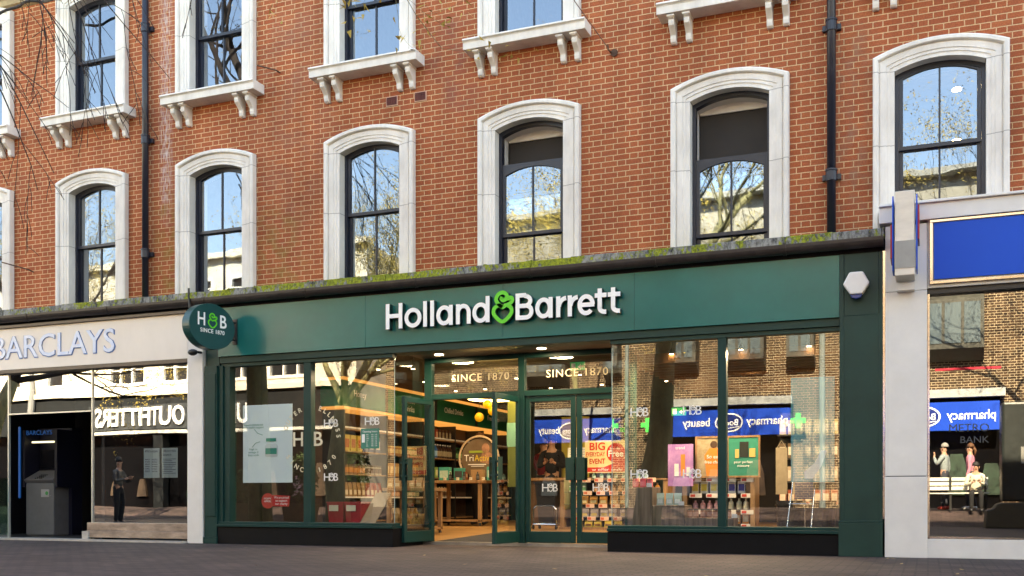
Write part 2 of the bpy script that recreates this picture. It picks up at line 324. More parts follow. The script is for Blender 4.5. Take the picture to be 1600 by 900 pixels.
    def stroke(s, pts, w, origin, right, up, depth, out0=0.0, closed=False, round_=True):
        o = Vector(origin); right = Vector(right); up = Vector(up); out = right.cross(up)
        P = [Vector((a, b)) for a, b in pts]
        n = len(P); L = []; Rr = []
        for i in range(n):
            if closed: t = (P[(i + 1) % n] - P[i - 1])
            else: t = P[min(i + 1, n - 1)] - P[max(i - 1, 0)]
            t.normalize(); nn = Vector((-t.y, t.x)); L.append(P[i] + nn * w / 2); Rr.append(P[i] - nn * w / 2)
        ring = L + Rr[::-1]; 
        if not closed and round_:
            def cap(c, t):
                a0 = math.atan2(t.y, t.x); return [c + Vector((math.cos(a0 + b), math.sin(a0 + b))) * w / 2 for b in (R(-50), 0, R(50))]
            te = (P[-1] - P[-2]).normalized(); ts = (P[0] - P[1]).normalized()
            ring = L + [c - te * w * .28 for c in cap(P[-1], te)][::-1] + Rr[::-1] + [c - ts * w * .28 for c in cap(P[0], ts)][::-1] if False else L + Rr[::-1]
        def W(p, d): return o + right * p.x + up * p.y + out * d
        k = len(s.v)
        for d in (out0, out0 + depth):
            s.v += [W(p, d) for p in L] + [W(p, d) for p in Rr]
        m = 2 * n; seg = n if closed else n - 1
        for i in range(seg):
            j = (i + 1) % n
            s.f.append((k + i, k + j, k + n + j, k + n + i)); s.f.append((k + m + i, k + m + n + i, k + m + n + j, k + m + j))
            s.f.append((k + i, k + m + i, k + m + j, k + j)); s.f.append((k + n + i, k + n + j, k + m + n + j, k + m + n + i))
        if not closed:
            s.f.append((k, k + n, k + m + n, k + m)); e = n - 1; s.f.append((k + e, k + m + e, k + m + n + e, k + n + e))
        return s
    def build(s, name, m, parent=None, label=None, cat=None, group=None, kind=None, bevel=0, smooth=False, org=None):
        me = bpy.data.meshes.new(name)
        if parent is not None: o0 = wloc(parent)
        elif org is not None: o0 = Vector(org)
        elif kind == 'structure': o0 = Vector((0, 0, 0))
        else:
            xs = [v.x for v in s.v]; ys = [v.y for v in s.v]; zs = [v.z for v in s.v]
            o0 = Vector(((min(xs) + max(xs)) / 2, (min(ys) + max(ys)) / 2, min(zs)))
        me.from_pydata([v - o0 for v in s.v], [], s.f); me.materials.append(m)
        bm = bmesh.new(); bm.from_mesh(me); bmesh.ops.recalc_face_normals(bm, faces=bm.faces); bm.to_mesh(me); bm.free()
        o = bpy.data.objects.new(name, me); COL.objects.link(o)
        if parent is not None: o.parent = parent; WL[o.name] = o0
        else: o.location = o0; WL[o.name] = o0
        if smooth:
            for p in me.polygons: p.use_smooth = True
        if bevel:
            b = o.modifiers.new('bevel', 'BEVEL'); b.width = bevel; b.segments = 2; b.limit_method = 'ANGLE'; b.angle_limit = R(40)
        return tag(o, label, cat, group, kind)
def kids(o): return [c for c in bpy.data.objects if c.parent is o]
def copy_tree(o, parent=None, loc=None, rotz=None, label=None, group=None, name=None):
    c = o.copy(); COL.objects.link(c); c.parent = parent
    if loc is not None: c.location = loc
    if rotz is not None: c.rotation_euler = (0, 0, rotz)
    if label: c['label'] = label
    if group: c['group'] = group
    for ch in kids(o): copy_tree(ch, c)
    return c

def arch_path(hw, zs, rise, zb, n=18):
    pts = [(-hw, zb)]
    for i in range(n + 1):
        x = -hw + 2 * hw * i / n
        # circular-ish segmental arc through the spring points
        r = (hw * hw + rise * rise) / (2 * rise); z = zs + math.sqrt(max(r * r - x * x, 0)) - (r - rise); pts.append((x, z))
    pts.append((hw, zb)); return pts
def arch_frame(mb, prof, hw, zs, rise, zb, kz=.73, kr=.2, cx=0, closed=True, n=18):
    paths = [arch_path(hw + t, zs + kz * t, rise + kr * t, zb, n) for t, y in prof]
    k = len(mb.v); m = len(paths[0])
    for (t, y), pth in zip(prof, paths): mb.v += [Vector((cx + x, y, z)) for x, z in pth]
    P = len(prof)
    for a in range(P if closed else P - 1):
        b = (a + 1) % P
        for i in range(m - 1): mb.f.append((k + a * m + i, k + a * m + i + 1, k + b * m + i + 1, k + b * m + i))
    if closed:
        mb.f.append(tuple(k + a * m for a in range(P))); mb.f.append(tuple(k + a * m + m - 1 for a in range(P - 1, -1, -1)))
    return mb

# ================================================================== THE SETTING
g = MB()
prof = [(-300, .42), (-17.5, .42), (-16.2, .36), (-15.0, 0), (9.9, 0), (300, 0)]
for i in range(len(prof) - 1):
    (ya, za), (yb, zb_) = prof[i], prof[i + 1]; g.quad((-300, ya, za), (300, ya, za), (300, yb, zb_), (-300, yb, zb_))
g.build('pavement', PAVE, kind='structure')

# ================================================================== BRICK TERRACE (our side)
WX = [-15.33, -12.82, -10.32, -7.57, -5.07, -2.34, .13, 2.87, 5.37]
bld = thing('brick_building', 'red brick terrace with arched white stone windows above the shopfronts', 'building', (0, 0, 0))
def wall_with_openings(mb, x0, x1, z0, z1, ops, y0, y1, skin=True):
    xs = sorted({x0, x1, *[o[0] for o in ops], *[o[1] for o in ops]}); zs = sorted({z0, z1, *[o[2] for o in ops], *[o[3] for o in ops]})
    for i in range(len(xs) - 1):
        for j in range(len(zs) - 1):
            cx, cz = (xs[i] + xs[i + 1]) / 2, (zs[j] + zs[j + 1]) / 2
            if any(o[0] < cx < o[1] and o[2] < cz < o[3] for o in ops): continue
            mb.quad((xs[i], y0, zs[j]), (xs[i + 1], y0, zs[j]), (xs[i + 1], y0, zs[j + 1]), (xs[i], y0, zs[j + 1]))
    for a, b, c, d in ops:
        mb.quad((a, y0, c), (a, y1, c), (a, y1, d), (a, y0, d)); mb.quad((b, y0, c), (b, y1, c), (b, y1, d), (b, y0, d))
        mb.quad((a, y0, d), (b, y0, d), (b, y1, d), (a, y1, d)); mb.quad((a, y0, c), (b, y0, c), (b, y1, c), (a, y1, c))
ops = []
for x in WX:
    ops.append((x - .56, x + .56, 3.6, 5.93)); ops.append((x - .56, x + .56, 6.95, 9.03))
w = MB(); wall_with_openings(w, -60, 24, 3.5, 13.4, ops, 0, .24)
w.quad((-60, 0, 13.4), (24, 0, 13.4), (24, 9, 13.4), (-60, 9, 13.4)); w.quad((24, 0, 0), (24, 9, 0), (24, 9, 13.4), (24, 0, 13.4)); w.quad((-60, 0, 0), (-60, 9, 0), (-60, 9, 13.4), (-60, 0, 13.4))
w.quad((-60, 9, 0), (24, 9, 0), (24, 9, 13.4), (-60, 9, 13.4))
w.build('wall', BRICK, bld)
sc_ = MB(); sc_.prism_x([(0, 9.12), (-.1, 9.16), (-.12, 9.24), (-.26, 9.32), (-.28, 9.5), (0, 9.56)], -60, -12.9); sc_.build('string_course', mat('weathered_stone', (.4, .32, .2), .85, var=.25, vscale=5, bump=.2), bld)
rm = MB()   # plain rooms behind the upstairs windows
for za, zb_ in ((3.55, 6.5), (6.56, 9.6)):
    rm.quad((-60, 4, za), (24, 4, za), (24, 4, zb_), (-60, 4, zb_)); rm.quad((-60, .24, zb_), (24, .24, zb_), (24, 4, zb_), (-60, 4, zb_)); rm.quad((-60, .24, za), (24, .24, za), (24, 4, za), (-60, 4, za))
    for xx in [-16.5, -14.0, -11.5, -9.0, -6.3, -3.7, -1.1, 1.5, 4.1]: rm.box(xx - .05, xx + .05, .25, 4, za + .002, zb_ - .002)
rm.build('interior_wall', ROOM, bld)
bk = MB(); bk.quad((-60, .245, 3.5), (24, .245, 3.5), (24, .245, 3.6), (-60, .245, 3.6))
for (xx, yy, zz) in ((.34, 1.0, 5.86), (.36, 1.9, 5.5), (-13.0, 1.3, 5.8), (-10.45, 1.2, 5.8)):
    cl = MB(); cl.disc((xx, yy, zz), .055, (1, 0, 0), (0, 1, 0), .015, 16); cl.build('ceiling_spot', LAMPM, bld)

SURR = [(0, .2), (0, -.045), (.05, -.045), (.052, -.057), (.092, -.057), (.094, -.068), (.16, -.075), (.163, -.062), (.175, -.062), (.178, -.09), (.19, -.108), (.225, -.108), (.243, -.095), (.247, -.01)]
def make_window(cx, zs, upper, slid=0.0, parent=bld):
    # the box frame is the window; its pieces hang below it. Origin at the spring line of the arch.
    zb = -1.87 if upper else -1.98
    f = MB(); arch_frame(f, [(0.004, .10), (-.045, .10), (-.045, .2), (.004, .2)], .5, 0, .105, zb, kz=1, kr=0); f.box(-.455, .455, .1, .2, zb, zb + .06)
    for v in f.v: v += Vector((cx, 0, zs))
    w = f.build('window', NAVY, parent); w.location = Vector((cx, 0, zs)) - wloc(parent); w.data.transform(Matrix.Translation(-Vector((cx, 0, zs)) + wloc(parent))); WL[w.name] = Vector((cx, 0, zs))
    o = Vector((cx, 0, zs))
    def fin(mb, name, m, par=None, **k):
        for v in mb.v: v += o
        return mb.build(name, m, par or w, **k)
    s = MB(); arch_frame(s, SURR, .5, 0, .105, zb + .002 if upper else zb, closed=False); fin(s, 'surround', STONE)
    li = MB(); arch_frame(li, [(-.012, .203), (-.042, .203), (-.042, .34), (-.012, .34)], .5, 0, .1, zb, kz=1, kr=0); li.box(-.46, .46, .203, .34, zb, zb + .035); fin(li, 'lining', WHITEP)
    if slid: hb_ = MB(); hb_.box(-.45, .45, .345, .37, -.06, .13); fin(hb_, 'blind_box', WHITEP); bd_ = MB(); bd_.box(-.46, .46, .375, .385, -slid - .2, -.05); fin(bd_, 'dim_room_sheet', mat('dim_room_tone', (.035, .03, .027), .8, var=.1))  # dark sheet added behind the lowered sash to give the dim room tone
    # upper sash: straight outer head, arched light
    def sash(z0, z1, y0, y1, arched, dz):
        q = MB(); hw = .452; st = .045
        q.box(-hw, -hw + st, y0, y1, z0 + dz, z1 + dz); q.box(hw - st, hw, y0, y1, z0 + dz, z1 + dz)
        q.box(-hw + st, hw - st, y0, y1, z0 + dz, z0 + .045 + dz)
        if arched:
            arc = arch_path(hw - st, z1 - .155, .095, 0)[1:-1]
            top = z1 + dz
            for i in range(len(arc) - 1):
                (xa, za), (xb, zb2) = arc[i], arc[i + 1]; za += dz; zb2 += dz
                q.quad((xa, y0, za), (xb, y0, zb2), (xb, y0, top), (xa, y0, top)); q.quad((xa, y0, za), (xb, y0, zb2), (xb, y1, zb2), (xa, y1, za)); q.quad((xa, y1, za), (xb, y1, zb2), (xb, y1, top), (xa, y1, top)); q.quad((xa, y0, top), (xb, y0, top), (xb, y1, top), (xa, y1, top))
        else: q.box(-hw + st, hw - st, y0, y1, z1 - .045 + dz, z1 + dz)
        q.box(-.011, .011, y0 + .006, y1 - .006, z0 + .045 + dz, z1 - .05 + dz)
        o_ = fin(q, 'sash', NAVY)
        ym = (y0 + y1) / 2 + .004; p = MB(); p.quad((-hw + .01, ym, z0 + .01 + dz), (hw - .01, ym, z0 + .01 + dz), (hw - .01, ym, z1 - .03 + dz), (-hw + .01, ym, z1 - .03 + dz)); 
        fin(p, 'pane', G_UP)
    sash(-.905, .105, .112, .15, True, -slid)
    sash(zb + .06, -.865, .155, .193, False, 0)
    if upper:
        s2 = MB(); s2.prism_x([(.22, zb), (-.24, zb), (-.30, zb - .0), (-.31, zb - .028), (-.29, zb - .034), (-.275, zb - .05), (-.275, zb - .145), (.0, zb - .145), (.22, zb - .1)], -.885, .885)
        s2.v = [v for v in s2.v]; fin(s2, 'sill', STONE, bevel=.006)
        for bx in (-.71, -.51, .51, .71):
            b = MB(); zt = zb - .147
            pr = [(0, zt), (-.235, zt), (-.24, zt - .035), (-.2, zt - .05), (-.205, zt - .08), (-.195, zt - .12), (-.13, zt - .17), (-.085, zt - .21), (-.085, zt - .25), (-.075, zt - .29), (-.05, zt - .31), (0, zt - .31)]
            b.prism_x(pr, bx - .037, bx + .037); b.prism_x([(0, zt - .001), (-.25, zt - .001), (-.25, zt - .03), (0, zt - .03)], bx - .05, bx + .05); fin(b, 'bracket', STONE, bevel=.008)
    return w
for i, x in enumerate(WX):
    make_window(x, 5.80, False, {4: .55, 5: .82}.get(i, 0)); make_window(x, 8.90, True)
gr = MB()
for cx in (-7.21, -6.745):
    gr.box(cx - .095, cx + .095, -.012, .0, 6.39, 6.53)
ob = gr.build('vent_border', mat('pinkish_mortar', (.6, .36, .27), .8, var=.1), bld)
ob = None
for cx in (-7.21, -6.745):
    v = MB(); v.box(cx - .08, cx + .08, -.016, -.0125, 6.405, 6.515)
    for k in range(5): v.box(cx - .078 + k * .039 - .003, cx - .078 + k * .039 + .003, -.024, -.0165, 6.405, 6.515)
    for k in range(4): v.box(cx - .08, cx + .08, -.026, -.0245, 6.408 + k * .033, 6.414 + k * .033)
    v.build('air_brick', mat('dark_terracotta', (.14, .04, .035), .8, var=.2), bld)
# ledge above the shopfronts
l = MB(); random.seed(3)
xs = [-60, -30, -22] + [-17 + .55 * i for i in range(31)]; xs = [x for x in xs if x < -.49] + [-.47]
for i in range(len(xs) - 1):
    d = random.uniform(-.006, .006); l.prism_x([(0, 3.895 + d), (-.3, 3.88 + d), (-.385, 3.86 + d), (-.4, 3.745), (0, 3.745)], xs[i] + .002, xs[i + 1] - .002)
l.build('ledge', LEDGE, bld, bevel=.008)
so = MB(); so.box(-60, -.47, -.32, .0, 3.60, 3.743); so.build('soffit_board', NEARBLACK, bld)

def blob_tufts(seed, x0, x1, n, y, z, name, m):
    random.seed(seed); b = MB()
    for i in range(n):
        x = random.uniform(x0, x1); h = random.uniform(.003, .014); r = random.uniform(.01, .04)
        c = Vector((x, y + random.uniform(-.01, .1), z))
        b.lathe([(r, -.01), (r * .95, h * .3), (r * .6, h * .8), (r * .15, h)], c, 7)
    return b.build(name, m, bld, kind='stuff')
blob_tufts(4, -10.8, -4.5, 40, -.37, 3.865, 'moss', mat('moss_green', (.16, .19, .02), .95, var=.5, vscale=20, bump=.6, bscale=120))

# gutter, pipes
gt = thing('gutter', 'long black half-round gutter under the mossy stone ledge', 'gutter', (-8, -.45, 3.6))
q = MB(); arc = [(-.42 + .075 * math.cos(a), 3.735 + .105 * math.sin(a)) for a in [math.pi + math.pi * k / 10 for k in range(11)]]
q.prism_x([(-.345, 3.742), (-.495, 3.742)] + arc, -30, -.48); q.build('trough', GUT, gt, smooth=False)
for x in [-13.8, -12.1, -10.2, -8.4, -6.6, -4.9, -3.2, -1.6]:
    b = MB(); arc2 = [(-.42 + .083 * math.cos(a), 3.735 + .113 * math.sin(a)) for a in [math.pi + math.pi * k / 10 for k in range(11)]]
    b.prism_x([(-.337, 3.744), (-.503, 3.744)] + arc2, x - .02, x + .02); b.build('bracket', GUT, gt)
b = MB(); b.tube([(-10.45, -.505, 3.9), (-10.45, -.51, 3.78), (-10.43, -.50, 3.55), (-10.43, -.36, 3.5), (-10.43, -.355, 3.3)], .016, 8); b.build('cable', BLACKP, gt)
def pipe(x, label, ys=.0):
    t = thing('drainpipe', label, 'drainpipe', (x, -.09, 3.88), 'black drainpipes on the brick wall')
    a = MB(); a.tube([(x, -.09, 3.86), (x, -.09, 11)], .052, 12); a.build('pipe', NAVY, t, smooth=True)
    for z in (4.62, 6.45, 8.25, 10.0):
        c = MB(); c.tube([(x, -.09, z - .06), (x, -.09, z + .06)], .066, 12); c.box(x - .11, x + .11, -.055, -.001, z - .035, z + .035); c.tube([(x, -.09, z + .06), (x, -.09, z + .085)], .072, 12); c.build('collar', NAVY, t, bevel=.004)
pipe(-11.66, 'black drainpipe between the two leftmost full window columns'); pipe(-1.09, 'black drainpipe to the left of the rightmost window')
c = MB(); pts = []
for k in range(40):
    x = -16 + k * .09; pts.append((x, -.34 + .03 * math.sin(k), 9.03 + .06 * math.sin(k * .35) - .12 * math.sin(max(0, min(1, (x + 16) / 3.5)) * math.pi)))
for k in range(25): pts.append((-12.4 + k * .12, -.3, 9.13 + .02 * k))
c.tube(pts, .022, 6); c.build('wall_cable', BLACKP, None, 'thick black cable sagging under the stone string course at the top left', 'cable')
hk = MB(); hk.tube([(-3.9, -.0, 6.62), (-3.9, -.16, 6.6), (-3.9, -.18, 6.66)], .012, 6); hk.disc((-3.86, -.012, 6.61), .05, (1, 0, 0), (0, 0, 1), .012, 12)
hk.tube([(-3.9, -.17, 6.62), (-4.35, -.2, 7.3), (-4.6, -.22, 7.9)], .006, 5)
hk.build('wire_hook', mat('rusty_iron', (.1, .05, .03), .8, var=.4), None, 'rusty wire hook with white plug beside the upper sill near the top centre', 'hook')
hk = MB(); hk.tube([(-14.15, 0, 4.56), (-14.15, -.12, 4.58), (-14.55, -.3, 4.7)], .012, 5); hk.build('wall_bracket', MATS['rusty_iron'], None, 'small rusty iron stub on the brickwork at the far left', 'bracket')
hk = MB(); hk.tube([(-9.15, -.0, 7.18), (-9.15, -.1, 7.18), (-9.42, -.2, 7.26)], .012, 5); hk.build('wall_bracket', MATS['rusty_iron'], None, 'rusty iron stub under the second upper window from the left', 'bracket')

# ================================================================== HEALTH SHOP FRONT (green)
sf = thing('shopfront', 'dark green health food shopfront with wide fascia, big windows and recessed double doors', 'shopfront', (-5.4, -.3, 0))
q = MB()
for a, b in ((-10.04, -7.46), (-7.457, -5.33), (-5.327, -3.5), (-3.497, -.977)): q.box(a, b, -.335, -.28, 2.853, 3.595)
fas = q.build('fascia', FASC, sf, bevel=.002)
q = MB(); q.box(-10.29, -10.042, -.30, -.1, 2.72, 3.6); q.box(-.975, -.48, -.30, 0, 2.86, 3.6); q.box(-10.04, -.977, -.278, 0, 2.86, 3.6); q.build('fascia_return', GREEN2, sf, bevel=.003)
q = MB(); q.box(-10.035, -.98, -.30, .0, 2.755, 2.85); q.box(-10.035, -7.06, -.27, -.14, 2.70, 2.754); q.box(-3.84, -.98, -.27, -.14, 2.70, 2.754); q.build('head_rail', GREEN2, sf, bevel=.003)
q = MB(); q.box(-10.29, -10.06, -.34, -.0, .10, 2.72); q.box(-10.26, -10.08, -.355, -.341, .42, 2.6); q.box(-10.3, -10.05, -.36, 0, 0, .10); q.box(-10.058, -9.98, -.30, -.05, 0, 2.72); q.box(-9.978, -9.872, -.27, -.1, .28, 2.7); q.build('pilaster', GREEN, sf, bevel=.004)
q = MB(); q.box(-.975, -.5, -.345, 0, .4, 2.86); q.box(-.985, -.49, -.37, 0, 0, .398); q.box(-.985, -.49, -.36, 0, .4, .43); q.box(-.53, -.49, -.351, 0, .43, 3.595); q.box(-.975, -.925, -.352, -.3, .43, 3.595); q.box(-.923, -.532, -.345, -.3, 2.86, 3.595); q.build('pilaster', GREEN2, sf, bevel=.004)
for a, b, xx in ((-10.05, -7.02, 0), (-3.86, -.975, 0)):
    q = MB(); q.box(a, b, -.33, -.1, 0, .262); q.build('plinth', PLINTH, sf, bevel=.004)
    q = MB(); q.box(a, b, -.36, -.06, .264, .30); q.box(a, b, -.32, -.10, .301, .338); q.build('window_sill', GREEN, sf, bevel=.004)
q = MB(); q.box(-7.055, -7.02, -.1, .66, 0, .262); q.box(-3.86, -3.82, -.1, .66, 0, .262); q.build('return_plinth', PLINTH, sf)
def shop_pane(a, b, y=-.2, z0=.34, z1=2.70, m=G_SHOP, nm='window_pane', par=sf):
    p = MB(); p.quad((a, y, z0), (b, y, z0), (b, y, z1), (a, y, z1)); return p.build(nm, m, par)
shop_pane(-9.87, -8.555); shop_pane(-8.425, -7.06); shop_pane(-3.835, -2.445); shop_pane(-2.335, -.99)
q = MB(); q.box(-8.553, -8.427, -.262, -.14, .339, 2.70); q.build('mullion', GREEN, sf, bevel=.004)
q = MB(); q.box(-2.443, -2.337, -.262, -.14, .339, 2.70); q.build('mullion', GREEN, sf, bevel=.004)
for xx in (-7.06, -3.835):
    p = MB(); p.quad((xx, -.2, .30), (xx, .66, .30), (xx, .66, 2.75), (xx, -.2, 2.75)); p.build('return_pane', G_SHOP, sf)
    p = MB(); p.box(xx - .004, xx + .004, -.206, -.2, .30, 2.72); p.build('glass_edge', mat('glass_edge_green', (.35, .45, .42), .2), sf)
# lobby ceiling with two downlights
q = MB(); q.box(-7.06, -3.835, -.13, .68, 2.79, 2.83); q.build('lobby_ceiling', mat('lobby_brown', (.06, .04, .03), .5, var=.3), sf)
for xx, yy in ((-6.6, .3), (-5.0, .28)):
    q = MB(); q.disc((xx, yy, 2.788), .062, (1, 0, 0), (0, -1, 0), .006, 20); q.build('downlight', LAMPD, sf)
# door frame
DY = .70
q = MB(); q.box(-7.02, -6.90, DY - .05, DY + .06, .04, 2.79); q.box(-5.50, -5.405, DY - .05, DY + .06, .04, 2.79); q.box(-3.83, -3.76, DY - .05, DY + .06, .04, 2.79)
q.box(-6.899, -5.501, DY - .05, DY + .06, 2.17, 2.25); q.box(-5.404, -3.831, DY - .05, DY + .06, 2.17, 2.25); q.box(-6.899, -5.501, DY - .05, DY + .06, 2.72, 2.789); q.box(-5.404, -3.831, DY - .05, DY + .06, 2.72, 2.789)
q.build('door_frame', GREEN, sf, bevel=.004)
for a, b in ((-6.898, -5.502), (-5.403, -3.832)): shop_pane(a, b, DY, 2.25, 2.72, G_SHOP, 'transom_pane')
q = MB(); q.box(-7.02, -3.82, DY - .09, DY + .1, .0, .045); q.build('threshold', mat('worn_steel', (.4, .38, .35), .35, metal=.8, var=.2), sf)
def door(hx, wdt, ang, handle_side, lab=None):
    # a leaf hinged at hx, running along +x when closed (wdt<0: towards -x)
    t = MB(); s_ = 1 if wdt > 0 else -1; W_ = abs(wdt); z0, z1 = .055, 2.165
    def bx(m, a, b, y0, y1, c, d): m.box(s_ * a, s_ * b, y0, y1, c, d)
    bx(t, .005, .075, -.025, .025, z0, z1); bx(t, W_ - .075, W_ - .005, -.025, .025, z0, z1); bx(t, .0755, W_ - .0755, -.024, .024, z1 - .08, z1); bx(t, .0755, W_ - .0755, -.024, .024, z0, z0 + .16)
    leaf = t.build('door', GREEN, sf, lab, bevel=.004); leaf.data.transform(Matrix.Translation(wloc(sf)))
    leaf.location = Vector((hx, DY, 0)) - wloc(sf)
    def sub(mb, n, m, **k):
        o_ = mb.build(n, m, leaf, **k); o_.data.transform(Matrix.Translation(wloc(leaf))); return o_
    p = MB(); p.quad((s_ * .07, 0, z0 + .15), (s_ * (W_ - .07), 0, z0 + .15), (s_ * (W_ - .07), 0, z1 - .07), (s_ * .07, 0, z1 - .07)); sub(p, 'pane', G_DOOR)
    h = MB(); bx(h, W_ - .135, W_ - .01, -.075, -.068, .95, 1.27); bx(h, W_ - .06, W_ - .02, -.068, -.025, 1.0, 1.03); bx(h, W_ - .06, W_ - .02, -.068, -.025, 1.19, 1.22)
    h.box(s_ * (W_ - .135), s_ * (W_ - .01), .068, .075, .95, 1.27); h.box(s_ * (W_ - .06), s_ * (W_ - .02), .025, .068, 1.0, 1.03); h.box(s_ * (W_ - .06), s_ * (W_ - .02), .025, .068, 1.19, 1.22)
    sub(h, 'handle', GREEN2, bevel=.003)
    leaf.rotation_euler = (0, 0, ang); return leaf
L1 = door(-6.9, .78, R(-97), 1, 'left open door leaf'); L2 = door(-5.5, -.78, R(84), 1, 'right open door leaf')
L3 = door(-5.402, .77, 0, 1); L4 = door(-3.835, -.785, 0, 1)

# ampersand drawn as a heart with two curls; unit height about 1
def smooth(pts, k=5, closed=False):
    P = [Vector(p) for p in pts]; n = len(P); out = []
    for i in range(n if closed else n - 1):
        p0 = P[(i - 1) % n] if closed or i > 0 else P[0]; p1 = P[i]; p2 = P[(i + 1) % n]; p3 = P[(i + 2) % n] if closed or i + 2 < n else P[-1]
        for j in range(k):
            t = j / k; out.append(tuple(.5 * ((2 * p1) + (-p0 + p2) * t + (2 * p0 - 5 * p1 + 4 * p2 - p3) * t * t + (-p0 + 3 * p1 - 3 * p2 + p3) * t ** 3)))
    if not closed: out.append(tuple(P[-1]))
    return out
AMP = [smooth([(.0, .49), (-.13, .56), (-.3, .47), (-.33, .3), (-.2, .12), (0, .0), (.2, .12), (.33, .3), (.3, .46), (.14, .55), (.0, .49), (-.14, .6), (-.24, .76), (-.16, .93), (.0, .99), (.14, .92), (.15, .79), (.05, .72), (-.04, .77), (-.02, .84)]),
       smooth([(.14, .55), (.28, .6), (.36, .7), (.32, .79), (.22, .78), (.21, .7)])]
def amp(mb, ox, oz, h, w_, y, depth, right=(1, 0, 0), up=(0, 0, 1), sx=1, org=None):
    for i, p in enumerate(AMP):
        mb.stroke([(a * h * sx, b * h) for a, b in p], w_, org or (ox, y, oz), right, up, depth, out0=.0004 * i)
# main lettering: stroked glyphs, cap height .355
CAP = .355; XH = .275; SW = .057; BZ = 3.072
def arcp(cx, cz, rx, rz, a0, a1, n=20): return [(cx + rx * math.cos(R(a0 + (a1 - a0) * i / n)), cz + rz * math.sin(R(a0 + (a1 - a0) * i / n))) for i in range(n + 1)]
h = SW / 2
def G_H(a, b): return [[(a + h, 0), (a + h, CAP)], [(b - h, 0), (b - h, CAP)], [(a + h, CAP * .51), (b - h, CAP * .51)]]
def G_o(a, b): return [arcp((a + b) / 2, XH / 2, (b - a) / 2 - h, XH / 2 - h, 0, 359.9, 30)]
def G_l(a, b): return [[(a + h, 0), (a + h, CAP)]]
def G_a(a, b): return G_o(a, b - .01) + [[(b - h, 0), (b - h, XH)]]
def G_n(a, b): return [[(a + h, 0), (a + h, XH)], arcp((a + b) / 2, XH * .56, (b - a) / 2 - h, XH * .44 - h, 180, 0, 16) + [(b - h, 0)]]
def G_d(a, b): return G_o(a, b - .01) + [[(b - h, 0), (b - h, CAP)]]
def G_B(a, b):
    m_ = CAP * .52; r1 = (CAP - m_) / 2 - h / 2; r2 = m_ / 2 - h / 2; xr = b - h - .015
    return [[(a + h, h * 0), (a + h, CAP)], [(a + h, CAP - h), (xr - r1, CAP - h)] + arcp(xr - r1 - .002, m_ + r1 - h * .5 + h * .25, r1, r1 - h * .25, 90, -90, 14) + [(a + h, m_)],
            [(a + h, m_), (b - h - r2, m_)] + arcp(b - h - r2, (m_ + h) / 2, r2, (m_ - h) / 2, 90, -90, 14) + [(a + h, h)]]
def G_r(a, b): return [[(a + h, 0), (a + h, XH)], arcp(b + .01, XH * .5, b - a - h, XH * .5 - h, 180, 95, 12)]
def G_e(a, b): return [arcp((a + b) / 2, XH / 2, (b - a) / 2 - h, XH / 2 - h, 0, 318, 28), [(a + h, XH / 2), (b - h * .2, XH / 2)]]
def G_t(a, b):
    m_ = a + (b - a) * .42; r_ = b - m_ - h * .3
    return [[(m_, XH + .06), (m_, r_ * .9)] + arcp(m_ + r_ * .95, r_ * .95, r_ * .95, r_ * .95 - h, 180, 275, 10), [(a, XH - h), (b - .002, XH - h)]]
GL = [(G_H, -7.077, -6.815), (G_o, -6.78, -6.515), (G_l, -6.487, -6.43), (G_l, -6.378, -6.321), (G_a, -6.285, -6.035), (G_n, -5.985, -5.765), (G_d, -5.74, -5.485),
      (G_B, -5.106, -4.85), (G_a, -4.825, -4.58), (G_r, -4.53, -4.392), (G_r, -4.37, -4.232), (G_e, -4.235, -4.0), (G_t, -4.0, -3.84), (G_t, -3.825, -3.655)]
for fn, a, b in GL:
    m1 = MB(); m2 = MB()
    for i, p in enumerate(fn(a, b)):
        m1.stroke(p, SW, (0, -.425 - .0005 * i, BZ), (1, 0, 0), (0, 0, 1), .006); m2.stroke(p, SW, (0, -.335, BZ), (1, 0, 0), (0, 0, 1), .0895, out0=.0005 * i)
    lt = m1.build('letter', LETW, sf); m2.build('letter_return', LETSIDE, lt)
m1 = MB(); amp(m1, -5.295, BZ - .005, .395, .052, -.425, .006); lt = m1.build('ampersand', LETG, sf); m2 = MB(); amp(m2, -5.295, BZ - .005, .395, .052, -.335, .0895); m2.build('letter_return', LETSIDE, lt)

# window vinyls
def hb(x, z, hgt, y, m=DECAL, right=(1, 0, 0)):
    rr = Vector(right); b = MB(); o_ = Vector((x, y, z)); s_ = hgt / .7
    b.text('H', o_ - rr * hgt * 1.0, s_, right=right, depth=.002, width=hgt * .85); b.text('B', o_ + rr * hgt * .45, s_, right=right, depth=.002, width=hgt * .62)
    b2 = o_ + rr * hgt * .12
    for p in AMP: b.stroke([(a * hgt * .85, c * hgt) for a, c in p], hgt * .09, b2, right, (0, 0, 1), .002)
    return b.build('window_lettering', m, sf)
VY = -.2045
for x, z in ((-8.12, 1.74), (-7.43, 1.75), (-8.12, .95), (-3.47, 1.755), (-2.78, 1.755), (-3.47, .95), (-2.78, .95)): hb(x, z, .115, VY)
hb(-8.49, 1.45, .2, VY - .0, CREAMV) if False else None
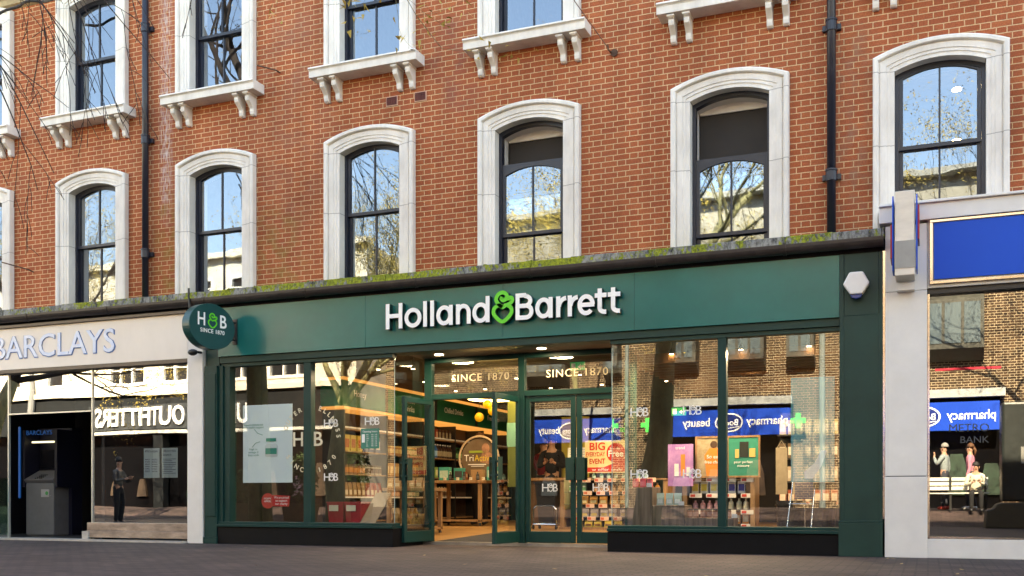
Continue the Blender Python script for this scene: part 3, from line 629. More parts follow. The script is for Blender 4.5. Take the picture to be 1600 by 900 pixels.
# the big round badge straddles the mullion, so its letters are stuck on the two panes
rb = MB(); cxb, czb, rad_ = -8.46, 1.57, .44
s_ = 'OUTER  WELLNESS'
for i, ch in enumerate(s_):
    a = 158 - i * 11.0
    if ch == ' ': continue
    ca, sa = math.cos(R(a)), math.sin(R(a)); px_, pz_ = cxb + rad_ * ca, czb + rad_ * sa
    if -8.60 < px_ < -8.38: continue
    rr = Vector((math.cos(R(a - 90)), 0, math.sin(R(a - 90)))); rb.text(ch, (px_, VY, pz_), .1, right=rr, up=(ca, 0, sa), depth=.002, offset=.01, align='C')
s_ = 'SINCE 1870'
for i, ch in enumerate(s_):
    a = 213 + i * 12.5
    if ch == ' ': continue
    ca, sa = math.cos(R(a)), math.sin(R(a)); px_, pz_ = cxb + (rad_ + .07) * ca, czb + (rad_ + .07) * sa
    if -8.60 < px_ < -8.38: continue
    rb.text(ch, (px_, VY, pz_), .1, right=(math.cos(R(a + 90)), 0, math.sin(R(a + 90))), up=(-ca, 0, -sa), depth=.002, offset=.01, align='C')
rb.text('H', (-8.77, VY, 1.47), .30, depth=.002, width=.17, offset=.01); rb.text('B', (-8.41, VY, 1.47), .30, depth=.002, width=.15, offset=.01)
rb.build('window_lettering', CREAMV, sf)
t = MB(); t.text('SINCE 1870', (-6.12, DY - .004, 2.43), .155, depth=.002, width=.92, align='C', spacing=1.15); t.build('window_lettering', CREAMV, sf)
t = MB(); t.text('SINCE 1870', (-4.62, DY - .004, 2.43), .155, depth=.002, width=.92, align='C', spacing=1.15); t.build('window_lettering', CREAMV, sf)
hb(-5.03, .79, .115, DY - .004); hb(-4.27, .79, .115, DY - .004)
# opening-hours card
t = MB(); t.box(-7.61, -7.31, VY - .002, VY, 1.41, 1.70); o_ = t.build('opening_hours_sign', mat('hours_green', (.03, .2, .14), .5), None, 'green opening hours card stuck high inside the second shop window from the left', 'sign')
t = MB(); t.text('Opening hours', (-7.46, VY - .003, 1.645), .04, depth=.001, align='C', width=.24)
for k in range(7):
    t.text(['Mon', 'Tue', 'Wed', 'Thu', 'Fri', 'Sat', 'Sun'][k], (-7.52, VY - .003, 1.605 - k * .027), .022, depth=.001); t.text('9.00', (-7.44, VY - .003, 1.605 - k * .027), .022, depth=.001); t.text('5.30', (-7.38, VY - .003, 1.605 - k * .027), .022, depth=.001)
t.box(-7.595, -7.545, VY - .003, VY - .0022, 1.5, 1.62); t.build('print', DECAL, o_)

# ice-blue window poster
t = MB(); t.box(-9.69, -8.80, -.185, -.18, .93, 2.11); po = t.build('poster', ICE, None, 'large ice blue window poster showing a jar of supplements', 'poster')
t = MB(); t.lathe([(.10, 0), (.115, .02), (.115, .16), (.095, .19), (.085, .2)], (-9.17, -.19, 1.32), 20)
for v in t.v: v.y = -.19 + (v.y + .19) * .05
t.build('jar_print', mat('jar_print_clear', (.6, .72, .74), .5), po)
t = MB(); t.box(-9.27, -9.07, -.199, -.197, 1.36, 1.45); t.box(-9.26, -9.08, -.199, -.197, 1.55, 1.60); t.text('Supports immune and', (-9.50, -.187, 1.795), .045, depth=.001, width=.35, align='C'); t.text('bone health support', (-9.50, -.187, 1.755), .045, depth=.001, width=.38, align='C')
t.text('High in', (-9.5, -.187, 1.425), .04, depth=.001, align='C', width=.14); t.text('omega 3', (-9.5, -.187, 1.38), .04, depth=.001, align='C', width=.18); t.text('fatty acids', (-9.5, -.187, 1.335), .04, depth=.001, align='C', width=.2)
t.tube([(-9.48, -.188, 1.74), (-9.42, -.188, 1.68), (-9.33, -.188, 1.65)], .004, 5); t.tube([(-9.52, -.188, 1.47), (-9.46, -.188, 1.53), (-9.38, -.188, 1.55)], .004, 5)
t.build('print', mat('poster_teal_print', (.0, .3, .22), .5), po)
# charity banner
t = MB(); t.prism([(-9.14, .575), (-8.86, .57), (-8.84, .73), (-9.15, .745)], -.19, -.185); t.disc((-9.235, -.185, .655), .115, (1, 0, 0), (0, 0, 1), .006, 28); t.box(-9.25, -9.13, -.1895, -.1855, .575, .68)
t.v = [v for v in t.v]; po = t.build('sticker', mat('poppy_red', (.6, .02, .02), .5, var=.06), None, 'red charity sticker with round badge low in the leftmost shop window', 'sticker')
t = MB()
for k, s in enumerate(('We are proud', 'to support', 'our charity')): t.text(s, (-8.99, -.1925, .69 - k * .047), .05, depth=.001, width=[.26, .21, .22][k], align='C')
for k, s in enumerate(('POPPY', 'APPEAL')): t.text(s, (-9.235, -.1925, .675 - k * .04), .04, depth=.001, width=.13, align='C')
t.build('print', LETW, po)
# teal poster seen from the back, right pane
t = MB(); t.quad((-1.56, -.175, .89), (-1.045, -.175, .89), (-1.045, -.175, 2.17), (-1.56, -.175, 2.17)); po = t.build('poster', TEAL, None, 'tall teal poster at the right edge of the rightmost shop window', 'poster')
TM = MATS['teal_poster'].node_tree; tb = TM.nodes['Principled BSDF']; tb.inputs['Alpha'].default_value = .62
t = MB(); t.prism([(-1.40, .93), (-1.30, .93), (-1.2, 1.08), (-1.13, 1.27), (-1.2, 1.28), (-1.28, 1.12), (-1.4, 1.02)], -.1775, -.1765); t.build('figure_print', mat('pale_print', (.6, .78, .82), .5), po)

# round projecting sign
rs = thing('projecting_sign', 'round dark green hanging sign with white initials and green heart', 'sign', (-9.8, -.82, 3.215)); RA = R(12)
n_out = Vector((math.cos(RA), -math.sin(RA), 0)); rt = Vector((math.sin(RA), math.cos(RA), 0)); up = Vector((0, 0, 1)); c0 = Vector((-9.8, -.84, 3.215))
q = MB(); q.disc(c0 - n_out * .09, .335, rt, up, .16, 56, rx=.42); q.build('disc', mat('disc_green', (.0, .06, .06), .3, var=.08), rs, bevel=.006)
q = MB(); f0 = c0 + n_out * .0705
q.text('H', f0 - rt * .2 + up * .0, .27, right=rt, depth=.004, width=.13, offset=.012, align='C'); q.text('B', f0 + rt * .2 + up * .0, .27, right=rt, depth=.004, width=.12, offset=.012, align='C')
q.text('SINCE 1870', f0 - up * .10, .085, right=rt, depth=.004, width=.44, offset=.008, align='C', spacing=1.1); q.build('lettering', LETW, rs)
q = MB(); amp(q, 0, 0, .21, .02, 0, .004, right=rt, up=up, org=tuple(f0 + up * -.02), sx=1.05); q.build('ampersand', LETG, rs)
q = MB(); q.tube([c0 + rt * .38 + up * .13, Vector((-9.72, -.335, 3.345))], .016, 8); q.tube([c0 + rt * .38 - up * .13, Vector((-9.72, -.335, 3.085))], .016, 8); q.build('arm', DARKM, rs)
q = MB(); q.box(-9.76, -9.68, -.35, -.336, 3.02, 3.40); q.build('wall_plate', DARKM, rs)
# cctv
cc = thing('security_camera', 'small black dome camera on the white pillar below the round sign', 'camera', (-10.38, -.5, 2.9))
q = MB(); q.lathe([(.02, -.05), (.05, -.03), (.062, .0), (.05, .03), (.02, .045)], (-10.38, -.5, 2.92), 16)
for v in q.v: v.x = -10.38 + (v.x + 10.38) * 1.35
q.build('housing', BLACKP, cc, smooth=True); q = MB(); q.tube([(-10.36, -.46, 2.93), (-10.33, -.345, 2.93)], .02, 8); q.build('arm', BLACKP, cc)
# alarm box
al = thing('alarm_box', 'white hexagonal burglar alarm box with blue base on the green pilaster', 'alarm', (-.78, -.35, 3.05))
hx = [(-.93, 3.215), (-.855, 3.355), (-.705, 3.355), (-.63, 3.215), (-.715, 3.09), (-.845, 3.09)]
q = MB(); q.prism(hx[::-1], -.47, -.353); q.build('housing', mat('alarm_white', (.78, .77, .75), .4, var=.04), al, bevel=.018)
q = MB(); q.prism([(-.85, 3.088), (-.71, 3.088), (-.73, 3.05), (-.78, 3.035), (-.83, 3.05)], -.455, -.353); q.build('strobe_lens', mat('strobe_blue', (.01, .04, .2), .2), al, bevel=.008)

# ================================================================== BANK FRONT (left)
bf = thing('bank_shopfront', 'cream bank shopfront with blue lettering and glass wall beside the green shop', 'shopfront', (-13, -.3, 0))
q = MB(); q.box(-24, -10.63, -.33, .0, 2.86, 3.555); q.build('fascia', CREAM, bf, bevel=.004)
q = MB(); q.box(-24, -10.61, -.38, -.26, 3.557, 3.6); q.build('trim', mat('bronze_trim', (.1, .07, .05), .4), bf)
q = MB(); q.box(-24, -10.61, -.345, -.15, 2.80, 2.858); q.build('trim', MATS['bronze_trim'], bf)
q = MB(); q.box(-10.60, -10.31, -.36, 0, 0, 3.595); q.build('pillar', WCOL, bf, bevel=.005)
LB = mat('letter_pale_blue', (.5, .64, .9), .3, var=.2, vscale=9, col2=(.75, .8, .9)); LN = mat('letter_navy_edge', (.08, .2, .5), .4)
q = MB(); q.text('BARCLAYS', (-12.06, -.343, 3.05), .53, width=2.62, depth=.006, align='R', offset=.004); lt = q.build('lettering', LB, bf)
q = MB(); q.text('BARCLAYS', (-12.045, -.331, 3.038), .545, width=2.66, depth=.010, align='R', offset=.013); q.build('letter_return', LN, lt)
def bpane(a, b, z0, z1, y=-.22): p = MB(); p.quad((a, y, z0), (b, y, z0), (b, y, z1), (a, y, z1)); p.build('glass_pane', G_BANK, bf)
for a, b in ((-24, -16.5), (-16.49, -14.47), ): bpane(a, b, .03, 2.80)
bpane(-14.46, -12.63, 2.13, 2.80); bpane(-12.62, -10.605, .30, 2.80)
q = MB()
q.box(-14.45, -12.64, -.25, -.18, 2.11, 2.13); q.build('glass_channel', mat('pale_aluminium', (.6, .62, .6), .3, metal=.6), bf)
for xx in (-16.495, -14.465, -12.625): q = MB(); q.box(xx - .012, xx + .012, -.24, -.2, .02, 2.80); q.build('glass_channel', MATS['pale_aluminium'], bf)
q = MB(); q.box(-12.70, -10.605, -.30, -.1, .06, .17); q.box(-12.70, -10.605, -.27, -.13, .171, .30); q.build('sill', mat('marble_sill', (.35, .26, .2), .3, var=.5, vscale=3, stretch=(1, 1, 3)), bf, bevel=.006)
q = MB(); q.box(-24, -10.605, -.45, -.1, 0, .03); q.build('threshold', mat('kerb_stone', (.4, .38, .35), .6, var=.2), bf)
q = MB(); q.box(-12.75, -12.62, -.33, -.1, .031, .16); q.build('foot_block', MATS['kerb_stone'], bf)
# dark inside of the bank
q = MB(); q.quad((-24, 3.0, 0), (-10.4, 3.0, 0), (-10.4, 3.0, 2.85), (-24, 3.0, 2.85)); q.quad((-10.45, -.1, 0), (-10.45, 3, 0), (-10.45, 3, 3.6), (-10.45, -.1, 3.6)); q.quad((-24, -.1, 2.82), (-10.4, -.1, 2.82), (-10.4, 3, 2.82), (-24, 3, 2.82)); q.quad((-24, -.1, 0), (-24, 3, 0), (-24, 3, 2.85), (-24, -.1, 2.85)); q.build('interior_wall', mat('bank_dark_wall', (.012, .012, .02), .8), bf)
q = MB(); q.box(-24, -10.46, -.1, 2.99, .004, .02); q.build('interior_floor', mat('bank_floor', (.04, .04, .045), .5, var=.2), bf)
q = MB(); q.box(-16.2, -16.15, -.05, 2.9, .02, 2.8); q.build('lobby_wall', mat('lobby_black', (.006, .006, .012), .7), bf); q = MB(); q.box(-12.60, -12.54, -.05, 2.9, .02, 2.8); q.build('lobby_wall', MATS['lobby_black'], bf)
NEON = mat('blue_neon', (.0, .035, .16), .5, emit=(.0, .2, .9), estr=.035)
q = MB(); q.box(-14.81, -14.77, .28, .30, .7, 1.95); q.build('blue_light_strip', NEON, bf)
q = MB(); q.box(-12.78, -12.74, .25, .28, .7, 1.95); q.build('blue_light_strip', NEON, bf)
at = thing('cash_machine', 'grey cash machine standing in the dark bank lobby', 'cash machine', (-15.08, 1.1, 0.02))
AX = -15.08
AM = mat('atm_grey', (.19, .2, .22), .45, var=.08)
q = MB(); q.box(AX - .34, AX + .34, 1.0, 1.55, .02, .98); q.build('cabinet', AM, at, bevel=.02)
q = MB(); q.box(AX - .42, AX + .42, 1.35, 1.6, .02, 2.0); q.box(AX - .42, AX - .36, 1.0, 1.35, .9, 1.95); q.box(AX + .36, AX + .42, 1.0, 1.35, .9, 1.95); q.build('surround', mat('atm_navy', (.008, .01, .03), .5), at)
q = MB(); q.prism_x([(1.0, .982), (.96, 1.04), (1.32, 1.22), (1.34, .982)], AX - .35, AX + .35); q.build('keypad_shelf', mat('atm_mid', (.2, .2, .22), .4), at, bevel=.01)
q = MB(); q.box(AX - .3, AX + .3, 1.30, 1.345, 1.26, 1.6); q.build('screen', mat('atm_screen', (.01, .01, .015), .1), at)
q = MB(); q.box(AX + .05, AX + .24, .985, .999, .72, .86); q.box(AX + .1, AX + .3, .978, .984, .74, .745); q.build('card_slot', mat('atm_light', (.5, .52, .54), .4), at)
q = MB(); q.disc((AX + .19, .984, .79), .035, (1, 0, 0), (0, 0, 1), .004, 14); q.build('sticker', mat('sticker_green', (.05, .4, .12), .5), at); q = MB()
for a_ in range(4):
    for b_ in range(4): q.box(AX - .1 + a_ * .045, AX - .065 + a_ * .045, .985 + b_ * .045, 1.015 + b_ * .045, 1.05 + b_ * .02, 1.075 + b_ * .02)
q.build('keypad', CHROME, at)
q = MB(); q.box(AX - .3, AX + .3, 1.1, 1.14, 1.72, 1.75); q.build('canopy_light', mat('atm_lamp', (.6, .6, .5), .5, emit=(.8, .8, .6), estr=.35), at)
q = MB(); q.text('BARCLAYS', (AX, .99, 1.86), .12, depth=.004, align='C', width=.62); q.build('lettering', NEON, at)
for i, (x0, x1, hd, lab) in enumerate(((-11.60, -11.29, 'We\'re open', 'white notice headed with opening times, left of the two bank posters'), (-11.24, -10.93, 'About this', 'white notice about the branch, right of the two bank posters'))):
    q = MB(); q.box(x0, x1, -.19, -.185, 1.02, 1.49); p_ = q.build('notice', mat('notice_pale', (.62, .74, .78), .5, var=.03), None, lab, 'notice')
    q = MB(); q.text(hd, (x0 + .025, -.1915, 1.425), .06, depth=.001, width=.25 if i else .25)
    if i: q.text('branch', (x0 + .025, -.1915, 1.365), .06, depth=.001, width=.16)
    for k in range(9 if i else 8):
        zz = 1.31 - k * .028; q.box(x0 + .025, x0 + (.12 if i == 0 else random.uniform(.2, .28)), -.1915, -.1905, zz, zz + .008)
        if i == 0: q.box(x0 + .16, x0 + .27, -.1915, -.1905, zz, zz + .008)
    q.build('print', mat('notice_navy', (.03, .04, .12), .6), p_)
# low glass barrier with plants at far left
q = MB(); q.box(-15.3, -14.62, -.62, -.6, .05, 1.05); q.build('glass_screen', glass_mat('green_glass', .2, (.35, .6, .55)), None, 'low green glass screen at the far left edge by the bank', 'screen')

# ================================================================== RIGHT FRONT (blue sign bank)
rf = thing('bank_shopfront', 'white clad shopfront with blank blue sign panel at the right edge', 'shopfront', (1.5, -.3, 0))
q = MB(); q.box(-.462, -.008, -.36, .0, .952, 3.10); q.box(-.462, -.008, -.355, 0, 3.106, 3.875); q.box(-.468, -.004, -.365, 0, 0, .942); q.build('column', WCOL, rf, bevel=.004)
q = MB(); q.box(-.45, -.02, -.34, -.02, .0, 3.85); q.build('column_joint', NEARBLACK, rf)
q = MB(); q.box(-.497, -.464, -.33, -.05, .45, 3.6); q.build('edge_strip', STEEL, rf)
q = MB(); q.box(-.53, 6, -.40, .0, 3.905, 4.09); q.box(-.53, 6, -.44, 0, 4.091, 4.12); q.build('cornice', WCOL, rf, bevel=.005)
q = MB(); q.box(-.006, 6, -.34, .0, 3.12, 3.9); q.build('sign_surround', mat('white_surround', (.62, .6, .56), .4, var=.06), rf, bevel=.004)
q = MB(); q.box(.02, 6, -.375, -.341, 3.93 - .06, 3.899); q.box(.02, 6, -.375, -.341, 3.16, 3.195); q.box(.02, .052, -.375, -.341, 3.196, 3.869); q.build('sign_frame', STEEL, rf, bevel=.003)
q = MB(); q.box(.065, 6, -.362, -.341, 3.215, 3.862); q.build('sign_panel', BLUE, rf)
q = MB(); q.box(-.006, 6, -.30, -.05, 3.06, 3.118); q.build('head', DARKM, rf)
q = MB(); q.box(-.004, .02, -.30, -.05, .0, 3.06); q.build('frame', STEEL, rf)
q = MB(); q.box(.021, 6, -.26, -.12, .22, .245); q.build('frame_sill', STEEL, rf)
q = MB(); q.box(-.004, 6, -.31, 0, 0, .218); q.build('stall_riser', WCOL, rf, bevel=.004)
shop_pane(.021, 6, -.2, .246, 3.06, G_RIGHT, 'window_pane', rf)
q = MB(); q.quad((-.2, 2.5, 0), (7, 2.5, 0), (7, 2.5, 3.1), (-.2, 2.5, 3.1)); q.quad((-.02, -.1, 0), (-.02, 2.5, 0), (-.02, 2.5, 3.1), (-.02, -.1, 3.1)); q.quad((-.2, -.1, 3.07), (7, -.1, 3.07), (7, 2.5, 3.07), (-.2, 2.5, 3.07)); q.quad((7, -.1, 0), (7, 2.5, 0), (7, 2.5, 3.1), (7, -.1, 3.1)); q.build('interior_wall', mat('dark_brown_room', (.05, .035, .02), .8), rf)
q = MB(); q.text('METRO', (.44, -.203, 1.46), .13, depth=.002, width=.42, align='C'); q.text('BANK', (.50, -.203, 1.33), .11, depth=.002, width=.3, align='C'); q.build('window_lettering', mat('faint_grey_vinyl', (.06, .065, .07), .6), rf)
# double-sided projecting sign seen edge-on
ps = thing('projecting_sign', 'narrow white projecting sign seen edge-on with blue and red sides', 'sign', (-.24, -.36, 3.1))
def sh(x, w_): return None
q = MB(); q.prism_x([(-.36, 3.22), (-.8, 3.2), (-.82, 3.6), (-.84, 4.14), (-.42, 4.14), (-.36, 3.6)], -.345, -.135); q.build('body', mat('pearl_sign', (.72, .66, .58), .3, var=.1, vscale=4, stretch=(1, 1, 3)), ps, bevel=.006)
q = MB(); q.prism_x([(-.37, 3.3), (-.81, 3.28), (-.845, 3.58), (-.37, 3.58)], -.348, -.132); q.build('lower_box', mat('grey_sign_box', (.35, .35, .34), .5, var=.1), ps)
for sx in (-.365, -.115):
    q = MB(); q.prism_x([(-.4, 3.28), (-.78, 3.26), (-.83, 3.5), (-.85, 4.02), (-.8, 4.1), (-.42, 4.06)], sx - .007, sx + .007); q.build('blue_face', BLUE, ps)
for sx, za in ((-.384, 3.4), (-.096, 3.6)):
    q = MB(); q.prism_x([(-.42, za), (-.78, za), (-.80, za + .38), (-.42, za + .38)], sx - .009, sx + .009); q.build('red_blade', RED, ps)
q = MB(); q.box(-.33, -.14, -.5, -.36, 3.09, 3.17); q.build('bracket', WCOL, ps)

# ================================================================== INSIDE THE HEALTH SHOP
fl = MB(); fl.quad((-10.2, DY + .1, .04), (-.62, DY + .1, .04), (-.62, 2.2, .2), (-10.2, 2.2, .2)); fl.quad((-10.2, 2.2, .2), (-.62, 2.2, .2), (-.62, 8.8, .2), (-10.2, 8.8, .2)); fl.build('shop_floor', OAKF, kind='structure')
fl = MB(); fl.quad((-6.9, DY + .1, .046), (-4.9, DY + .1, .046), (-4.9, 1.9, .178), (-6.2, 1.9, .178)); fl.build('door_mat', mat('mat_grey', (.045, .042, .04), .95, var=.3, vscale=40, bump=.4, bscale=200), None, 'dark grey entrance mat just inside the open shop doors', 'mat')
sh = thing('shop_interior', 'warm lit walls and dark slatted ceiling inside the green shop', 'interior', (-5.4, 4, .2))
q = MB(); q.quad((-10.25, 8.8, 0), (-.6, 8.8, 0), (-.6, 8.8, 3.3), (-10.25, 8.8, 3.3)); q.quad((-.6, -.1, 0), (-.6, 8.8, 0), (-.6, 8.8, 3.3), (-.6, -.1, 3.3)); q.quad((-10.25, -.1, 0), (-10.25, 8.8, 0), (-10.25, 8.8, 3.3), (-10.25, -.1, 3.3)); q.build('wall', mat('shop_wall', (.035, .03, .025), .8, var=.2), sh)
q = MB(); q.quad((-10.25, DY + .06, 2.95), (-.6, DY + .06, 2.95), (-.6, 8.8, 2.95), (-10.25, 8.8, 2.95)); q.quad((-10.2, -.14, 2.85), (-7.06, -.14, 2.85), (-7.06, DY + .06, 2.85), (-10.2, DY + .06, 2.85)); q.quad((-3.83, -.14, 2.85), (-.6, -.14, 2.85), (-.6, DY + .06, 2.85), (-3.83, DY + .06, 2.85)); q.build('ceiling', mat('shop_ceiling', (.02, .018, .017), .9), sh)
for a, b in ((-10.2, -7.06), (-3.83, -.62)):
    q = MB(); q.box(a, b, -.1, .9, .02, .30); q.build('window_bed', mat('window_bed_paint', (.05, .045, .04), .6, var=.1), sh)
q = MB()
for k in range(16): q.box(-4.0, -1.0, 1.2 + k * .3, 1.24 + k * .3, 2.62, 2.76)
q.build('slat_screen', mat('slat_wood', (.22, .1, .04), .6, var=.2), sh)
# left side partition with green category signs
PX = -9.2
q = MB(); q.box(PX - .05, PX, 1.0, 8.7, .2, 2.95); q.box(-10.2, PX, 1.0, 1.05, .2, 2.9); q.build('partition', mat('partition_brown', (.05, .028, .018), .7, var=.3), sh)
q = MB(); q.box(PX + .001, PX + .42, 1.2, 8.6, 2.20, 2.62); sg = q.build('category_fascia', SGREEN, sh)
q = MB(); q.box(PX + .001, PX + .45, 1.2, 8.6, 2.63, 2.67); q.box(PX + .001, PX + .45, 1.2, 8.6, 2.15, 2.19); q.build('glowing_timber_rail', WARM, sh)
q = MB()
for k in (2.65, 4.6, 6.5): q.box(PX + .421, PX + .425, k - .05, k + .05, 2.20, 2.62)
q.build('fascia_joint', DARKM, sh)
q = MB()
for (yy, s1, s2) in ((1.75, 'Honey', ''), (3.5, 'Chilled', 'Drinks'), (5.4, 'Chilled Drinks', ''), (7.4, 'Free From', '')):
    q.text(s1, (PX + .424, yy, 2.43 if s2 else 2.38), .15, right=(0, 1, 0), depth=.003, align='C')
    if s2: q.text(s2, (PX + .424, yy, 2.28), .15, right=(0, 1, 0), depth=.003, align='C')
q.build('lettering', LETW, sh)
sv = thing('wall_shelving', 'dark open shelving full of goods along the left wall of the shop', 'shelving', (PX, 4.8, .2))
for z in (.32, .72, 1.10, 1.48, 1.84):
    q = MB(); q.box(PX + .002, PX + .40, 1.3, 8.5, z - .02, z); q.build('shelf', OAK, sv)
for yy in (1.28, 2.7, 4.1, 5.5, 6.9, 8.5):
    q = MB(); q.box(PX + .002, PX + .41, yy - .02, yy + .02, .2, 2.14); q.build('upright', DARKM, sv)
q = MB(); q.box(PX + .395, PX + .402, 1.3, 8.5, 1.846, 1.875); q.box(PX + .403, PX + .407, 1.3, 8.5, .70, .725); q.build('price_rail', PAPERT, sv)

# goods ------------------------------------------------------------
PROD = {}
def proto(kind, col, capcol=None, labcol=None, h=.2, r=.035):
    key = (kind, col, capcol, labcol, h, r)
    if key in PROD: return PROD[key], False
    m = mat('goods_%s' % len(MATS), col, .35, var=.12, vscale=30)
    cm = mat('goods_%s' % len(MATS), capcol or (.1, .1, .1), .4); lm = mat('goods_%s' % len(MATS), labcol or (.7, .68, .6), .6, var=.2, vscale=25)
    t = thing(kind, 'x', kind, (0, 0, 0))
    if kind == 'bottle':
        MB().lathe([(r, 0), (r, h * .62), (r * .4, h * .8), (r * .36, h * .93)], n=10).build('body', m, t, smooth=False); MB().lathe([(r * .42, h * .93), (r * .42, h)], n=10).build('cap', cm, t); MB().lathe([(r * 1.03, h * .15), (r * 1.03, h * .52)], n=10).build('label', lm, t)
    elif kind == 'jar':
        MB().lathe([(r, 0), (r, h * .78), (r * .85, h * .82)], n=12).build('body', m, t); MB().lathe([(r * .95, h * .82), (r * .95, h)], n=12).build('lid', cm, t); MB().lathe([(r * 1.02, h * .15), (r * 1.02, h * .65)], n=12).build('label', lm, t)
    elif kind == 'box':
        MB().box(-r, r, -r * .6, r * .6, 0, h).build('carton', m, t, bevel=.002); MB().box(-r * .8, r * .8, -r * .63, -r * .605, h * .2, h * .75).build('label', lm, t); MB().box(r * 1.003, r * 1.02, -r * .5, r * .5, h * .2, h * .7).build('side_label', lm, t)
    elif kind == 'packet':
        b = MB(); b.add([(-r, -r * .5, 0), (r, -r * .5, 0), (r, r * .5, 0), (-r, r * .5, 0), (-r * .9, -r * .45, h * .5), (r * .9, -r * .45, h * .5), (r * .9, r * .45, h * .5), (-r * .9, r * .45, h * .5), (-r, -.004, h), (r, -.004, h), (r, .004, h), (-r, .004, h)],
              [(0, 3, 2, 1), (0, 1, 5, 4), (1, 2, 6, 5), (2, 3, 7, 6), (3, 0, 4, 7), (4, 5, 9, 8), (5, 6, 10, 9), (6, 7, 11, 10), (7, 4, 8, 11), (8, 9, 10, 11)]); b.build('bag', m, t, smooth=False)
        c = MB(); c.quad((-r * .7, -r * .53, h * .15), (r * .7, -r * .53, h * .15), (r * .66, -r * .47, h * .48), (-r * .66, -r * .47, h * .48)); c.build('label', lm, t)
    elif kind == 'price_card':
        MB().box(-r, r, -.004, 0, 0, h).build('card', cm, t); MB().box(-r * .85, -r * .1, -.006, -.0045, h * .2, h * .8).build('print', m, t)
    PROD[key] = t; return t, True
def goods(kind, n, start, step, label, group, rotz=0, jit=.006, **kw):
    random.seed(hash((round(start[0], 2), round(start[2], 2), n)) % 1000 if False else int(abs(start[0]) * 100 + start[2] * 37 + n))
    for i in range(n):
        p = Vector(start) + Vector(step) * i + Vector((random.uniform(-jit, jit), random.uniform(-jit, jit), 0))
        t, new = proto(kind, **kw)
        if new: t.location = p; t.rotation_euler = (0, 0, rotz); t['label'] = label; t['group'] = group
        else: copy_tree(t, None, p, rotz, label, group)
# left wall shelves (items face +x)
FX = PX + .33; RZ = R(90)
ALT = [((.05, .02, .01), (.35, .3, .2)), ((.3, .04, .02), (.6, .5, .35)), ((.04, .14, .05), (.6, .6, .4)), ((.35, .3, .2), (.12, .06, .03)), ((.4, .22, .03), (.15, .08, .03)), ((.03, .06, .16), (.5, .5, .5))]
ACN = ['dark brown', 'deep red', 'dark green', 'beige', 'ochre', 'navy']
RWN = 0
def wallrow(kind, y0, n, dy, z, label, group, **kw):
    global RWN
    goods(kind, (n + 1) // 2, (FX, y0, z + .001), (0, dy, 0), label, group, rotz=RZ, **kw)
    a = RWN % 6; RWN += 1; kw = dict(kw); kw['col'], kw['labcol'] = ALT[a]; m = n // 2; y1 = y0 + ((n + 1) // 2) * dy
    ylab = {4.2: 'middle bay', 5.62: 'fourth bay', 2.8: 'second bay', 1.42: 'bay nearest the entrance', 4.3: 'middle bays'}[y0]; zl = {1.48: 'upper shelf', 1.10: 'middle shelf', .72: 'low shelf', .32: 'bottom shelf', 1.84: 'topmost shelf'}[z]
    goods(kind, m, (FX, y1, z + .001), (0, dy, 0), '%s %s on the %s, %s, left wall' % (ACN[a], kind, zl, ylab), '%s on the %s, %s' % (ACN[a] + ' ' + kind, zl, ylab), rotz=RZ, **kw)
wallrow('bottle', 4.2, 12, .11, 1.48, 'tall blue drink bottle with white label on the upper shelf of the left wall', 'blue bottles on the left wall shelf', col=(.02, .12, .35), capcol=(.8, .8, .8), labcol=(.35, .6, .85), h=.27, r=.04)
wallrow('bottle', 5.62, 11, .11, 1.48, 'green drink bottle beside the blue bottles on the left wall', 'green bottles on the left wall shelf', col=(.02, .1, .03), capcol=(.05, .3, .1), labcol=(.2, .45, .2), h=.24, r=.038)
wallrow('jar', 2.8, 10, .12, 1.48, 'amber honey jar on the upper shelf nearest the entrance', 'honey jars on the left wall shelf', col=(.3, .12, .02), capcol=(.5, .35, .1), labcol=(.5, .38, .18), h=.15, r=.045)
wallrow('jar', 1.42, 9, .14, 1.10, 'jar of honey with orange label under the honey sign', 'orange label jars under the honey sign', col=(.22, .1, .03), capcol=(.1, .06, .03), labcol=(.5, .2, .05), h=.16, r=.05)
wallrow('box', 2.8, 9, .14, 1.10, 'tan carton on the middle shelf of the left wall', 'tan cartons on the left wall shelf', col=(.5, .3, .12), labcol=(.75, .6, .35), h=.22, r=.055)
wallrow('box', 4.2, 9, .14, 1.10, 'light green carton on the middle shelf of the left wall', 'green cartons on the left wall shelf', col=(.3, .5, .15), labcol=(.8, .8, .5), h=.2, r=.055)
wallrow('packet', 5.62, 9, .14, 1.10, 'red snack packet on the middle shelf of the left wall', 'red packets on the left wall shelf', col=(.45, .08, .04), labcol=(.8, .6, .4), h=.22, r=.055)
wallrow('packet', 1.42, 9, .14, .72, 'brown paper packet on the shelf second from the bottom by the entrance', 'brown packets on the left wall shelf', col=(.3, .17, .08), labcol=(.7, .6, .45), h=.24, r=.055)
wallrow('jar', 2.8, 10, .13, .72, 'white capped jar on a low shelf of the left wall', 'white capped jars on the left wall shelf', col=(.25, .1, .04), capcol=(.75, .72, .7), labcol=(.7, .45, .3), h=.13, r=.045)
wallrow('bottle', 4.2, 11, .12, .72, 'brown bottle with cream label on a low shelf of the left wall', 'brown bottles on the left wall shelf', col=(.12, .05, .02), capcol=(.6, .5, .3), labcol=(.7, .6, .45), h=.2, r=.035)
wallrow('packet', 2.8, 9, .14, .32, 'cream packet on the bottom shelf of the left wall', 'cream packets on the left wall shelf', col=(.6, .5, .35), labcol=(.5, .2, .1), h=.2, r=.055)
wallrow('box', 1.42, 6, .2, 1.48, 'yellow carton on the top shelf under the honey sign', 'yellow cartons under the honey sign', col=(.5, .36, .08), labcol=(.4, .12, .04), h=.26, r=.075)
